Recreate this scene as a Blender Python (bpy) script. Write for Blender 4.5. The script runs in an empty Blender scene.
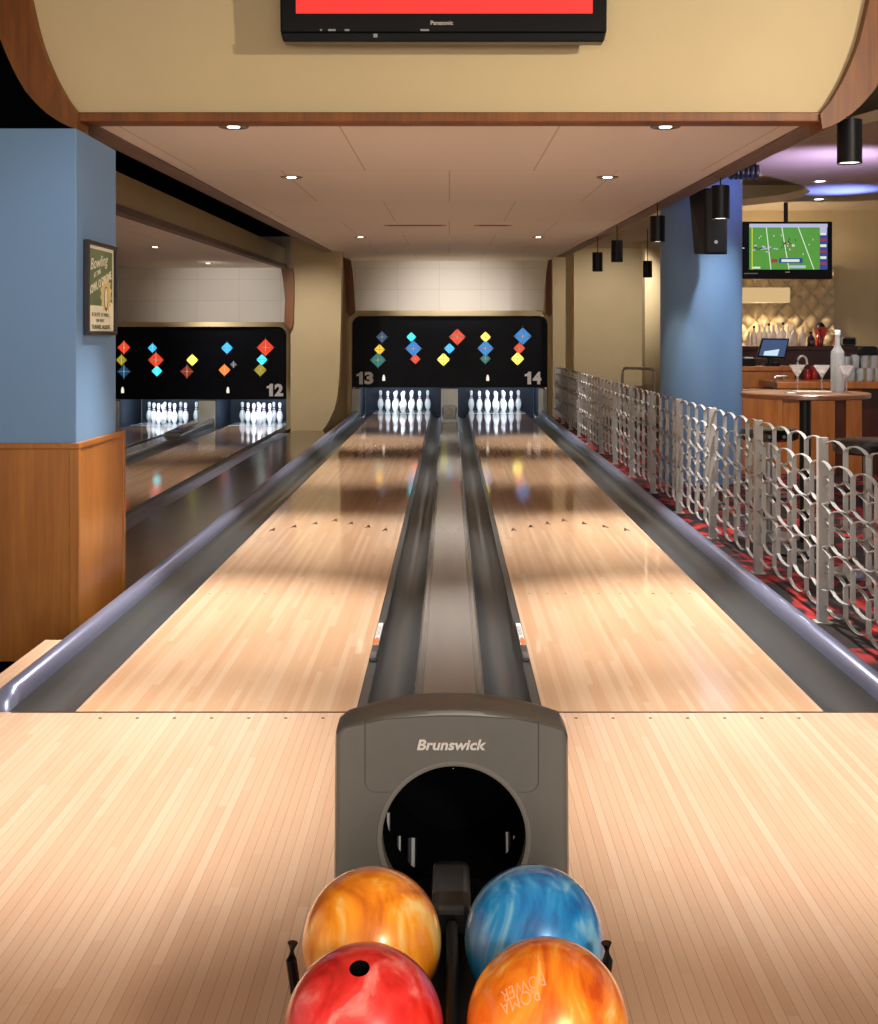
import bpy, bmesh, math, random
from mathutils import Vector
random.seed(7)
C = bpy.context.scene.collection
F, CX, HY, EYE, BACK = 1221.0, 449.5, 337.3, 1.405, 4.58
PI = math.pi

def pt(px, py, D):
    """real-world point (metres) seen at that pixel when it stands D metres from the camera"""
    return ((px - CX) * D / F, D - BACK, EYE - (py - HY) * D / F)
def Y(D): return D - BACK

# ------------------------------------------------------------------ materials
def lin(h):
    h = h.lstrip('#')
    v = [int(h[i:i + 2], 16) / 255 for i in (0, 2, 4)]
    return tuple(x / 12.92 if x <= .04045 else ((x + .055) / 1.055) ** 2.4 for x in v) + (1,)

def newmat(name):
    m = bpy.data.materials.new(name); m.use_nodes = True
    nt = m.node_tree
    return m, nt, nt.nodes['Principled BSDF']

def nd(nt, t, **kw):
    n = nt.nodes.new(t)
    for k, v in kw.items():
        if k in n.inputs: n.inputs[k].default_value = v
        else: setattr(n, k, v)
    return n

def coords(nt, scale=(1, 1, 1), rot=(0, 0, 0)):
    tc = nd(nt, 'ShaderNodeTexCoord'); mp = nd(nt, 'ShaderNodeMapping')
    mp.inputs['Scale'].default_value = scale; mp.inputs['Rotation'].default_value = rot
    nt.links.new(tc.outputs['Object'], mp.inputs['Vector'])
    return mp.outputs['Vector']

def ramp(nt, fac, stops):
    r = nd(nt, 'ShaderNodeValToRGB')
    e = r.color_ramp.elements
    while len(e) < len(stops): e.new(.5)
    for q, (p, c) in zip(e, stops):
        q.position = p; q.color = lin(c) if isinstance(c, str) else c
    nt.links.new(fac, r.inputs['Fac'])
    return r.outputs['Color']

def plain(name, col, rough=.5, metal=0., spec=.5, var=.05, scale=6., bump=0., coat=0., vscale=(1, 1, 1)):
    m, nt, b = newmat(name)
    b.inputs['Roughness'].default_value = rough; b.inputs['Metallic'].default_value = metal
    b.inputs['Specular IOR Level'].default_value = spec; b.inputs['Coat Weight'].default_value = coat
    b.inputs['Coat Roughness'].default_value = .08
    v = coords(nt, vscale)
    n = nd(nt, 'ShaderNodeTexNoise', Scale=scale, Detail=4.)
    nt.links.new(v, n.inputs['Vector'])
    c = lin(col)
    lo = tuple(x * (1 - var) for x in c[:3]) + (1,); hi = tuple(min(1, x * (1 + var)) for x in c[:3]) + (1,)
    nt.links.new(ramp(nt, n.outputs['Fac'], [(.3, lo), (.7, hi)]), b.inputs['Base Color'])
    if bump:
        bp = nd(nt, 'ShaderNodeBump', Strength=bump, Distance=.01)
        nt.links.new(n.outputs['Fac'], bp.inputs['Height']); nt.links.new(bp.outputs['Normal'], b.inputs['Normal'])
    return m

def emit(name, col, strength):
    m, nt, b = newmat(name)
    b.inputs['Base Color'].default_value = (.02, .02, .02, 1)
    b.inputs['Emission Color'].default_value = lin(col); b.inputs['Emission Strength'].default_value = strength
    b.inputs['Roughness'].default_value = .3
    return m

def math_(nt, op, a, b=None):
    n = nd(nt, 'ShaderNodeMath', operation=op)
    for i, x in enumerate((a, b)):
        if x is None: continue
        if isinstance(x, (int, float)): n.inputs[i].default_value = x
        else: nt.links.new(x, n.inputs[i])
    return n.outputs[0]

def boards(name, cols, rough, line=.5, width=.0268, seg=1.35, coat=0., linew=.03, ior=1.5):
    """narrow strip boards running along y, each board piece with a tone of its own"""
    m, nt, b = newmat(name)
    tc = nd(nt, 'ShaderNodeTexCoord'); sp = nd(nt, 'ShaderNodeSeparateXYZ')
    nt.links.new(tc.outputs['Object'], sp.inputs[0])
    u = math_(nt, 'DIVIDE', sp.outputs['X'], width)
    bi = math_(nt, 'FLOOR', u); fr = math_(nt, 'FRACT', u)
    wn = nd(nt, 'ShaderNodeTexWhiteNoise', noise_dimensions='1D'); nt.links.new(bi, wn.inputs['W'])
    sy = math_(nt, 'ADD', math_(nt, 'DIVIDE', sp.outputs['Y'], seg), math_(nt, 'MULTIPLY', wn.outputs['Value'], 5.3))
    si = math_(nt, 'FLOOR', sy)
    cmb = nd(nt, 'ShaderNodeCombineXYZ'); nt.links.new(bi, cmb.inputs[0]); nt.links.new(si, cmb.inputs[1])
    w2 = nd(nt, 'ShaderNodeTexWhiteNoise', noise_dimensions='2D'); nt.links.new(cmb.outputs[0], w2.inputs['Vector'])
    mp = nd(nt, 'ShaderNodeMapping'); mp.inputs['Scale'].default_value = (90, 2.2, 1)
    nt.links.new(tc.outputs['Object'], mp.inputs['Vector'])
    ns = nd(nt, 'ShaderNodeTexNoise', Scale=1., Detail=5.); nt.links.new(mp.outputs[0], ns.inputs['Vector'])
    f = math_(nt, 'ADD', math_(nt, 'MULTIPLY', w2.outputs['Value'], .62), math_(nt, 'MULTIPLY', ns.outputs['Fac'], .38))
    col = ramp(nt, f, [(.12, cols[0]), (.5, cols[1]), (.88, cols[2])])
    edge = math_(nt, 'LESS_THAN', fr, linew)
    mx = nd(nt, 'ShaderNodeMix', data_type='RGBA'); mx.inputs['B'].default_value = lin(cols[3])
    mx.inputs[7].default_value = lin(cols[3])
    nt.links.new(math_(nt, 'MULTIPLY', edge, line), mx.inputs[0])
    nt.links.new(col, mx.inputs[6])
    nt.links.new(mx.outputs[2], b.inputs['Base Color'])
    b.inputs['Roughness'].default_value = rough; b.inputs['Coat Weight'].default_value = coat
    b.inputs['Coat Roughness'].default_value = .05; b.inputs['IOR'].default_value = ior
    return m

def wood(name, c0, c1, c2, rough=.35, scale=(3, 3, .5), coat=.2):
    m, nt, b = newmat(name)
    v = coords(nt, scale)
    n = nd(nt, 'ShaderNodeTexNoise', Scale=2.2, Detail=7., Roughness=.6, Distortion=.8)
    nt.links.new(v, n.inputs['Vector'])
    v2 = coords(nt, tuple(s * 14 if s >= 1 else s * 2 for s in scale))
    n2 = nd(nt, 'ShaderNodeTexNoise', Scale=2., Detail=4.); nt.links.new(v2, n2.inputs['Vector'])
    f = math_(nt, 'ADD', math_(nt, 'MULTIPLY', n.outputs['Fac'], .7), math_(nt, 'MULTIPLY', n2.outputs['Fac'], .3))
    nt.links.new(ramp(nt, f, [(.32, c0), (.5, c1), (.68, c2)]), b.inputs['Base Color'])
    b.inputs['Roughness'].default_value = rough; b.inputs['Coat Weight'].default_value = coat
    b.inputs['Coat Roughness'].default_value = .15
    return m

def tiles(name, col, mortar, bw, bh, rough=.6, off=.0, plane='XY', msize=.004):
    m, nt, b = newmat(name)
    rot = (0, 0, 0) if plane == 'XY' else (PI / 2, 0, 0)
    v = coords(nt, (1, 1, 1), rot)
    br = nd(nt, 'ShaderNodeTexBrick', offset=off)
    br.inputs['Scale'].default_value = 1.; br.inputs['Brick Width'].default_value = bw; br.inputs['Row Height'].default_value = bh
    br.inputs['Mortar Size'].default_value = msize; br.inputs['Mortar Smooth'].default_value = .3
    c = lin(col)
    br.inputs['Color1'].default_value = c; br.inputs['Color2'].default_value = tuple(x * .95 for x in c[:3]) + (1,)
    br.inputs['Mortar'].default_value = lin(mortar)
    nt.links.new(v, br.inputs['Vector']); nt.links.new(br.outputs['Color'], b.inputs['Base Color'])
    b.inputs['Roughness'].default_value = rough
    return m

def pearl(name, c0, c1, c2, c3, scale=(1, 1, 1), rot=(0, 0, 0), dist=2.5, sc=5.):
    m, nt, b = newmat(name)
    v = coords(nt, scale, rot)
    n = nd(nt, 'ShaderNodeTexNoise', Scale=sc, Detail=5., Roughness=.55, Distortion=dist)
    nt.links.new(v, n.inputs['Vector'])
    nt.links.new(ramp(nt, n.outputs['Fac'], [(.34, c0), (.46, c1), (.55, c2), (.66, c3)]), b.inputs['Base Color'])
    b.inputs['Roughness'].default_value = .32; b.inputs['Coat Weight'].default_value = 1.
    b.inputs['Coat Roughness'].default_value = .03; b.inputs['Metallic'].default_value = .12
    return m

def glass(name, col='#ffffff', rough=.02, tint=1.):
    m, nt, b = newmat(name)
    b.inputs['Base Color'].default_value = lin(col); b.inputs['Roughness'].default_value = rough
    b.inputs['Transmission Weight'].default_value = tint; b.inputs['IOR'].default_value = 1.45
    return m

M = {}
M['lane'] = boards('lane_maple', ('#d8ad88', '#deb793', '#e6c4a4', '#b58b66'), .065, line=.3, coat=.0, ior=1.5)
M['approach'] = boards('approach_maple', ('#dcb190', '#e2bb9a', '#e9c6a8', '#96704f'), .45, line=.8, linew=.045)
M['walkway'] = wood('dark_walkway', '#2c1c14', '#3a2519', '#4a3020', .18, (3, .4, 3), .5)
M['cream'] = plain('cream_paint', '#c9b48a', .7, var=.03, scale=3.)
M['fascia'] = plain('fascia_paint', '#cdb68a', .65, var=.02, scale=2.)
M['white_tile'] = tiles('white_panel', '#ece4da', '#cfc4b6', .82, .42, plane='XZ')
M['ceiling'] = tiles('ceiling_board', '#f0e4d8', '#cdbba8', 1.22, 2.4, off=.5, msize=.006)
M['soffit_tan'] = plain('tan_soffit', '#bda88c', .7, var=.03, scale=2.)
M['trim'] = wood('curved_wood_trim', '#5f3006', '#7c4409', '#8f5415', .5, (2, 2, .6), 0.)
M['trim_dark'] = wood('dark_edge_trim', '#6b554a', '#7d655a', '#8b7165', .65, (2, .3, 2), 0.)
M['panel'] = wood('amber_wood_panel', '#844d18', '#9c5f22', '#b0712f', .32, (2.2, 2.2, .5))
M['barwood'] = wood('bar_front_wood', '#8a4a1c', '#a66028', '#bf7636', .35, (3, 3, .5))
M['bardark'] = wood('dark_back_bar_wood', '#34140b', '#471c10', '#5a2615', .3, (3, 3, .6))
M['table'] = wood('table_top_wood', '#6b4128', '#805134', '#936240', .28, (1.5, 4, 3))
M['blue'] = plain('blue_paint', '#6a8bb0', .55, var=.02, scale=2.)
M['black'] = plain('black_plastic', '#0a0a0c', .28, spec=.25, var=.1)
M['satin'] = plain('satin_black', '#101013', .42, spec=.25, var=.1)
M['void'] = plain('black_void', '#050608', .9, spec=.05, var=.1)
M['mask'] = plain('mask_black', '#06070f', .4, spec=.12, var=.1)
M['gutter'] = plain('gutter_grey', '#474a4c', .3, var=.08, scale=1.5, vscale=(6, .6, 6), coat=.15)
M['rail'] = plain('rail_metal', '#9298b6', .28, metal=.55, var=.08, scale=2., vscale=(6, .5, 6))  # blue-violet reflected sheen mixed into the grey metal colour
M['cap'] = plain('capping_grey', '#95918d', .2, var=.05, scale=2., vscale=(6, .5, 6), coat=.3)
M['lip'] = plain('lip_grey', '#4a4d52', .3, var=.08)
M['hood'] = plain('hood_grey', '#56524c', .33, var=.03, scale=40., bump=.02)
M['hood_rim'] = plain('hood_rim_grey', '#6a655e', .3, var=.03)
M['hood_dark'] = plain('dark_grey_plastic', '#2a2a2b', .25, var=.1)
M['seam'] = plain('hood_seam', '#453f39', .5)
M['silver'] = plain('silver_letters', '#c9c1b8', .3, metal=.3, var=.03)
M['steel'] = plain('brushed_steel', '#a8a8a8', .28, metal=.9, var=.05)
M['fence'] = plain('fence_paint', '#adacaa', .45, metal=.1, var=.05, scale=5.)
M['pin'] = plain('pin_white', '#f3f3f1', .18, var=.02, coat=.5)
M['pin_red'] = plain('pin_stripe', '#8e6a86', .3)
M['white'] = plain('white_plastic', '#e6e6e4', .4, var=.02)
M['orange'] = plain('orange_sticker', '#d9712b', .5, var=.05)
M['paper'] = plain('cream_paper', '#efe9cd', .6, var=.02)
M['green'] = plain('poster_green', '#6d7c58', .6, var=.12, scale=4.)
M['gold'] = plain('poster_gold', '#dfc884', .6, var=.1, scale=30.)
M['baffle'] = plain('lamp_baffle', '#6b6157', .3, metal=.6)
M['tray'] = plain('tray_grey', '#b9b3a4', .4)
M['ink'] = plain('poster_ink', '#5d5a48', .6)
M['frame'] = plain('dark_frame', '#1d1416', .35)
M['mark'] = plain('arrow_mark', '#4a2c18', .3)
M['tuft'] = plain('tufted_cream', '#d9c59c', .42, var=.04)
M['seat'] = plain('black_vinyl', '#131316', .22, var=.1, coat=.3)
M['redglass'] = plain('red_liquor', '#8f1710', .1, coat=.6, var=.2)
M['ambglass'] = plain('brown_liquor', '#3d150c', .1, coat=.6, var=.2)
M['brightred'] = emit('red_drink_glow', '#d8281a', .25)  # liquid given a faint glow of its own to look brighter
M['glass'] = glass('clear_glass', '#ffffff', .12, .82)
M['frost'] = glass('frosted_glass', '#eef4f5', .35, .75)
M['clear'] = glass('pale_bottle_glass', '#eeeaf0', .08, .6)
M['tumbler'] = glass('tumbler_glass', '#f2f6f8', .06, .72)
M['carpet'] = None
def carpet():
    m, nt, b = newmat('red_black_carpet')
    v = coords(nt, (1.5, 1.0, 1))
    vo = nd(nt, 'ShaderNodeTexNoise', Scale=2.6, Detail=2., Distortion=1.8); nt.links.new(v, vo.inputs['Vector'])
    n2 = nd(nt, 'ShaderNodeTexNoise', Scale=80., Detail=2.); nt.links.new(v, n2.inputs['Vector'])
    f = math_(nt, 'ADD', vo.outputs['Fac'], math_(nt, 'MULTIPLY', n2.outputs['Fac'], .08))
    nt.links.new(ramp(nt, f, [(.48, '#0f090a'), (.55, '#2c090b'), (.6, '#86131a'), (.74, '#b02a20')]), b.inputs['Base Color'])
    b.inputs['Roughness'].default_value = .9
    return m
M['carpet'] = carpet()
M['lens'] = emit('lamp_lens', '#fff0d8', 14.)
M['lens_soft'] = emit('lamp_lens_soft', '#ffe6c4', 4.)
M['lens_blue'] = emit('lamp_lens_blue', '#dfe6ff', 10.)
M['shade'] = emit('lamp_shade_fabric', '#e8c48c', .75)
M['red_screen'] = emit('red_screen', '#fc2c26', 1.)
M['tube'] = emit('pit_tube', '#cfe4ff', 9.)

# ------------------------------------------------------------------ mesh builder
class MB:
    def __init__(s): s.v, s.f, s.m = [], [], []
    def add(s, vs, fs, mi=0):
        o = len(s.v); s.v += [tuple(v) for v in vs]
        for f in fs: s.f.append([i + o for i in f]); s.m.append(mi)
        return s
    def box(s, x0, x1, y0, y1, z0, z1, mi=0):
        return s.add([(x, y, z) for x in (x0, x1) for y in (y0, y1) for z in (z0, z1)],
                     [(0, 1, 3, 2), (4, 6, 7, 5), (0, 4, 5, 1), (2, 3, 7, 6), (0, 2, 6, 4), (1, 5, 7, 3)], mi)
    def prism(s, poly, axis, a, b, mi=0, mi_side=None):
        """poly in the plane across axis: 'x' -> (y,z), 'y' -> (x,z), 'z' -> (x,y)"""
        def p(q, t): return {'x': (t, q[0], q[1]), 'y': (q[0], t, q[1]), 'z': (q[0], q[1], t)}[axis]
        n = len(poly)
        s.add([p(q, a) for q in poly] + [p(q, b) for q in poly], [tuple(range(n))[::-1], tuple(range(n, 2 * n))], mi)
        k = len(s.v) - 2 * n
        for i in range(n):
            j = (i + 1) % n
            s.f.append([k + i, k + j, k + n + j, k + n + i]); s.m.append(mi if mi_side is None else mi_side)
        return s
    def lathe(s, prof, c=(0, 0, 0), n=24, mi=0, mis=None, axis='z'):
        vs, fs, ms = [], [], []
        for r, z in prof:
            for k in range(n):
                a = 2 * PI * k / n
                q = (r * math.cos(a), r * math.sin(a), z)
                if axis == 'y': q = (q[0], z, q[1])
                if axis == 'x': q = (z, q[0], q[1])
                vs.append((c[0] + q[0], c[1] + q[1], c[2] + q[2]))
        o = len(s.v); s.v += vs
        for i in range(len(prof) - 1):
            for k in range(n):
                l = (k + 1) % n
                s.f.append([o + i * n + k, o + i * n + l, o + (i + 1) * n + l, o + (i + 1) * n + k])
                s.m.append(mis[i] if mis else mi)
        s.f.append([o + k for k in range(n)][::-1]); s.m.append(mis[0] if mis else mi)
        s.f.append([o + (len(prof) - 1) * n + k for k in range(n)]); s.m.append(mis[-1] if mis else mi)
        return s
    def tube(s, path, r, n=8, mi=0):
        P = [Vector(p) for p in path]; rings = []
        for i, p in enumerate(P):
            d = (P[min(i + 1, len(P) - 1)] - P[max(i - 1, 0)]).normalized()
            u = d.cross(Vector((0, 0, 1)))
            if u.length < .05: u = d.cross(Vector((1, 0, 0)))
            u.normalize(); w = d.cross(u)
            rr = r[i] if isinstance(r, (list, tuple)) else r
            rings.append([p + u * rr * math.cos(2 * PI * k / n) + w * rr * math.sin(2 * PI * k / n) for k in range(n)])
        vs = [v for R in rings for v in R]
        fs = [(i * n + k, i * n + (k + 1) % n, (i + 1) * n + (k + 1) % n, (i + 1) * n + k) for i in range(len(P) - 1) for k in range(n)]
        fs += [tuple(range(n))[::-1], tuple((len(P) - 1) * n + k for k in range(n))]
        return s.add(vs, fs, mi)
    def quad(s, a, b, c, d, mi=0): return s.add([a, b, c, d], [(0, 1, 2, 3)], mi)
    def sheet(s, rows, mi=0):
        n = len(rows[0])
        return s.add([v for r in rows for v in r], [(i * n + k, i * n + k + 1, (i + 1) * n + k + 1, (i + 1) * n + k) for i in range(len(rows) - 1) for k in range(n - 1)], mi)

def link(name, mb, mats, parent=None, loc=None, smooth=False, bevel=0., segs=2):
    """one mesh object; its vertices are given in world metres"""
    me = bpy.data.meshes.new(name)
    if loc is None:
        if parent is not None: loc = root_of(parent)
        else:
            n = len(mb.v); xs = [v[0] for v in mb.v]; ys = [v[1] for v in mb.v]
            loc = ((min(xs) + max(xs)) / 2, (min(ys) + max(ys)) / 2, min(v[2] for v in mb.v))
    me.from_pydata([(v[0] - loc[0], v[1] - loc[1], v[2] - loc[2]) for v in mb.v], [], mb.f)
    if not isinstance(mats, (list, tuple)): mats = [mats]
    for m in mats: me.materials.append(m)
    for p, i in zip(me.polygons, mb.m): p.material_index = i
    bm = bmesh.new(); bm.from_mesh(me); bmesh.ops.recalc_face_normals(bm, faces=bm.faces); bm.to_mesh(me); bm.free()
    if smooth:
        for p in me.polygons: p.use_smooth = True
        me.set_sharp_from_angle(angle=math.radians(38))
    o = bpy.data.objects.new(name, me); C.objects.link(o)
    if parent is not None: o.parent = parent
    else: o.location = loc
    if bevel:
        b = o.modifiers.new('bevel', 'BEVEL'); b.width = bevel; b.segments = segs; b.limit_method = 'ANGLE'; b.angle_limit = math.radians(35)
    return o

def root_of(o):
    p = Vector(o.location)
    while o.parent is not None: o = o.parent; p = p + Vector(o.location)
    return tuple(p)

def tag(o, label, cat, group=None):
    o['label'] = label; o['category'] = cat
    if group: o['group'] = group
    return o
def thing(name, loc, label, cat, group=None):
    o = bpy.data.objects.new(name, None); C.objects.link(o); o.location = loc; o.empty_display_size = .1
    return tag(o, label, cat, group)
def struct(name, mb, mats, label=None, **kw):
    o = link(name, mb, mats, **kw); o['kind'] = 'structure'
    if label: o['label'] = label
    return o
def dup(o, loc, label, group=None):
    r = o.copy(); C.objects.link(r); r.location = loc; r['label'] = label
    if group: r['group'] = group
    for ch in list(o.children):
        c = ch.copy(); C.objects.link(c); c.parent = r
        for g in list(ch.children):
            e = g.copy(); C.objects.link(e); e.parent = c
    return r

def text(name, body, c, right, up, w, h, mat, parent, extrude=.002, shear=0., bold=0.):
    cu = bpy.data.curves.new('lettering', 'FONT'); cu.body = body; cu.size = 1.; cu.shear = shear; cu.offset = bold; cu.resolution_u = 4
    t = bpy.data.objects.new('lettering_tmp', cu); C.objects.link(t)
    bpy.context.view_layer.update()
    dg = bpy.context.evaluated_depsgraph_get()
    me = bpy.data.meshes.new_from_object(t.evaluated_get(dg))
    bpy.data.objects.remove(t)
    xs = [v.co.x for v in me.vertices]; ys = [v.co.y for v in me.vertices]
    x0, x1, y0, y1 = min(xs), max(xs), min(ys), max(ys)
    R, U = Vector(right).normalized(), Vector(up).normalized(); N = R.cross(U); c = Vector(c)
    mb = MB()
    def place(v, e): return tuple(c + R * ((v.co.x - (x0 + x1) / 2) / (x1 - x0) * w) + U * ((v.co.y - (y0 + y1) / 2) / (y1 - y0) * h) + N * e)
    n = len(me.vertices)
    vs = [place(v, 0) for v in me.vertices] + [place(v, extrude) for v in me.vertices]
    fs = [list(p.vertices) for p in me.polygons]
    ec = {}
    for f in fs:
        for i in range(len(f)):
            k = (f[i], f[(i + 1) % len(f)]); ec[k] = 1
    side = [(a, b, b + n, a + n) for (a, b) in ec if (b, a) not in ec]
    mb.add(vs, fs + [[i + n for i in f] for f in fs] + side)
    bpy.data.meshes.remove(me)
    return link(name, mb, mat, parent)

def spot(name, loc, energy, target=None, angle=80, blend=.6, col=(1, .86, .68), radius=.04):
    l = bpy.data.lights.new(name, 'SPOT'); l.energy = energy; l.spot_size = math.radians(angle); l.spot_blend = blend
    l.color = col; l.shadow_soft_size = radius
    o = bpy.data.objects.new(name, l); C.objects.link(o); o.location = loc
    t = Vector(target or (loc[0], loc[1], 0)) - Vector(loc)
    o.rotation_euler = t.to_track_quat('-Z', 'Y').to_euler()
    return o
def area(name, loc, energy, sx, sy, target, col=(1, .9, .78)):
    l = bpy.data.lights.new(name, 'AREA'); l.shape = 'RECTANGLE'; l.size = sx; l.size_y = sy; l.energy = energy; l.color = col
    o = bpy.data.objects.new(name, l); C.objects.link(o); o.location = loc
    o.rotation_euler = (Vector(target) - Vector(loc)).to_track_quat('-Z', 'Y').to_euler()
    return o
def point(name, loc, energy, col, r=.05):
    l = bpy.data.lights.new(name, 'POINT'); l.energy = energy; l.color = col; l.shadow_soft_size = r
    o = bpy.data.objects.new(name, l); C.objects.link(o); o.location = loc
    return o

def arc(cx, cz, r, a0, a1, n):
    return [(cx + r * math.cos(math.radians(a0 + (a1 - a0) * i / n)), cz + r * math.sin(math.radians(a0 + (a1 - a0) * i / n))) for i in range(n + 1)]

# ------------------------------------------------------------------ levels
LW, HALF = 1.054, .351            # lane width, half of the division between lanes 13 and 14
LOW = -.225                       # the neighbouring pair of lanes lies lower
DECK = Y(23.86)                   # end of the pin decks
L13, L14, L12, L11 = -.878, .878, -3.556, -5.36

# ------------------------------------------------------------------ setting: floors
struct('floor', MB().box(-1.877, 1.877, -6, -.004, -.3, 0), M['approach'], 'pale maple approach in front of the foul line', loc=(0, 0, 0))
struct('floor_side', MB().box(-1.877, -1.752, .0, 1.09, -.3, 0), M['approach'], loc=(0, 0, 0))
struct('floor_bar', MB().box(1.757, 9, 0, 17, -.3, -.004).box(1.88, 9, -6, 0, -.3, -.004), M['carpet'], 'red and black carpet behind the fence', loc=(1.757, 0, 0))
struct('floor_walkway', MB().box(-2.586, -1.757, 2.45, Y(20.2), -.32, -.14), M['walkway'], 'dark polished walkway between lanes 12 and 13', loc=(-2, 2, -.3))
struct('floor_left', MB().box(-9, -1.9, -6, -.004, -.5, LOW), M['walkway'], loc=(-4, -2, -.4))
struct('floor_base', MB().box(-9, 9, -6, 21, -.62, -.52), M['void'])

# ------------------------------------------------------------------ bowling lanes
ARROW = [(-.022, 0), (0, .15), (.022, 0), (0, .035)]
def lane(cx, z0, word, beside):
    t = thing('bowling_lane', (cx, 0, z0), 'glossy pale maple bowling lane ' + word + ', ' + beside, 'bowling lane', 'bowling lanes')
    x0, x1 = cx - LW / 2, cx + LW / 2
    b = MB().box(x0, x1, 0, Y(22.55), z0 - .08, z0)
    for k in range(10):
        if k in (4, 5): pass
        dx = (-.44, -.34, -.24, -.14, -.06, .06, .14, .24, .34, .44)[k]
        b.lathe([(.007, z0), (.008, z0 + .0006)], (cx + dx, 2.12, 0), 8, 1)
    link('lane_bed', b, [M['lane'], M['mark']], t)
    for k in range(-3, 4):
        yy = 4.74 - abs(k) * .155; xx = cx + k * .137
        link('arrow_marker', MB().prism([(xx + p, yy + q) for p, q in ARROW], 'z', z0 + .0002, z0 + .0012), M['mark'], t)
    link('pin_deck', MB().box(x0, x1, Y(22.57), DECK, z0 - .08, z0 + .001), M['deck'], t)
    link('deck_edge', MB().box(x0, x1, Y(22.535), Y(22.57), z0 - .06, z0 + .003), M['white'], t)
    return t
M['deck'] = plain('pin_deck_white', '#8d939b', .12, var=.04, coat=.5)
lane(L13, 0, 'thirteen', 'left of the ball return')
lane(L14, 0, 'fourteen', 'beside the metal fence')
lane(L12, LOW, 'twelve', 'beyond the dark walkway')
lane(L11, LOW, 'eleven', 'farthest left, mostly behind the blue pillar')

def gutter(xa, xb, z0, label, lip=0.):
    s = 1 if xb > xa else -1
    w = abs(xb - xa)
    top, bot = [], []
    prof = [(0, -.004)] + ([(lip, -.004), (lip + .001, -.03)] if lip else [(.006, -.02)])
    a = lip + .004
    for i in range(1, 12):
        u = i / 12
        prof.append((a + (w - a) * u, -.03 - .062 * math.sin(PI * u) ** .8 + .02 * u))
    prof += [(w, .0)]
    poly = [(xa + s * p, z0 + q) for p, q in prof] + [(xb, z0 - .13), (xa, z0 - .13)]
    o = link('gutter', MB().prism(poly, 'y', .002, Y(22.39)), M['gutter'], smooth=True)
    return tag(o, label, 'gutter', 'gutters along the lanes')
gutter(L13 - LW / 2 - .001, -1.653, 0, 'dark grey gutter along the left edge of lane thirteen, by the pillar')
gutter(L14 + LW / 2 + .001, 1.653, 0, 'dark grey gutter along the right edge of lane fourteen, by the fence')
gutter(-HALF + .001, -.137, 0, 'dark grey gutter between lane thirteen and the centre capping', .034)
gutter(HALF - .001, .137, 0, 'dark grey gutter between lane fourteen and the centre capping', .034)
gutter(L12 + LW / 2 + .001, -2.852, LOW, 'dark gutter along the right edge of lane twelve')
gutter(L12 - LW / 2 - .001, -4.31, LOW, 'dark gutter along the left edge of lane twelve')
gutter(L11 + LW / 2 + .001, -4.605, LOW, 'dark gutter along the right edge of lane eleven')

def rail(xi, xo, z0, label, y1, drop):
    s = 1 if xo > xi else -1
    prof = [(xi, z0 - .13), (xi, z0 + .02), (xi + s * .012, z0 + .038), (xi + s * .022, z0 + .048), (xi + s * .036, z0 + .056),
            (xo - s * .035, z0 + .056), (xo - s * .012, z0 + .046), (xo, z0 + .022), (xo, drop)]
    rows = []
    for yy, k in ((0.004, .0), (.02, .45), (.07, .8), (.16, 1.), (y1, 1.)):
        rows.append([(x, yy, z0 - .13 + (z - z0 + .13) * k if z > z0 - .12 else z) for x, z in prof])
    mb = MB().sheet(rows)
    n = len(prof)
    mb.f.append(list(range((len(rows) - 1) * n, len(rows) * n))); mb.m.append(0)
    mb.f.append(list(range(n))); mb.m.append(0)
    return tag(link('side_rail', mb, M['rail'], smooth=True), label, 'lane rail')
rail(-1.656, -1.752, 0, 'shiny grey rail between lane thirteen and the blue pillar', Y(22.4), -.3)
rail(1.656, 1.752, 0, 'shiny grey rail at the foot of the metal fence', Y(22.4), -.3)
rail(-2.847, -2.592, LOW, 'grey rail between lane twelve and the dark walkway', Y(20.05), LOW - .12)

def capping(cx, hw, z0, label):
    t = thing('ball_track_cover', (cx, 0, z0), label, 'lane capping')
    p = [(cx - hw, z0 - .13), (cx - hw, z0 + .03), (cx - hw + .01, z0 + .046), (cx - hw + .022, z0 + .05), (cx - hw + .03, z0 + .044), (cx - hw + .036, z0 + .052),
         (cx + hw - .036, z0 + .052), (cx + hw - .03, z0 + .044), (cx + hw - .022, z0 + .05), (cx + hw - .01, z0 + .046), (cx + hw, z0 + .03), (cx + hw, z0 - .13)]
    link('capping', MB().prism(p, 'y', .05, Y(19.6)), M['cap'], t)
    q = [(cx - hw, z0 - .13), (cx - hw, z0 + .06), (cx - hw + .03, z0 + .1), (cx + hw - .03, z0 + .1), (cx + hw, z0 + .06), (cx + hw, z0 - .13)]
    mb = MB().prism(q, 'y', Y(19.6), Y(22.4))
    mb.v = [(x, y, z + (.07 * (y - Y(19.6)) / 2.8 if z > z0 else 0)) for x, y, z in mb.v]
    link('end_housing', mb, M['cap'], t, bevel=.008)
    link('end_plate', MB().prism([(Y(20.3), z0 + .122), (Y(20.3), z0 + .126), (Y(21.4), z0 + .152), (Y(21.4), z0 + .148)], 'x', cx - .05, cx + .05), M['silver'], t)
    return t
capping(0, .135, 0, 'grey ball track cover running down between lanes thirteen and fourteen')
capping(-4.457, .146, LOW, 'grey ball track cover between lanes eleven and twelve')

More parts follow.
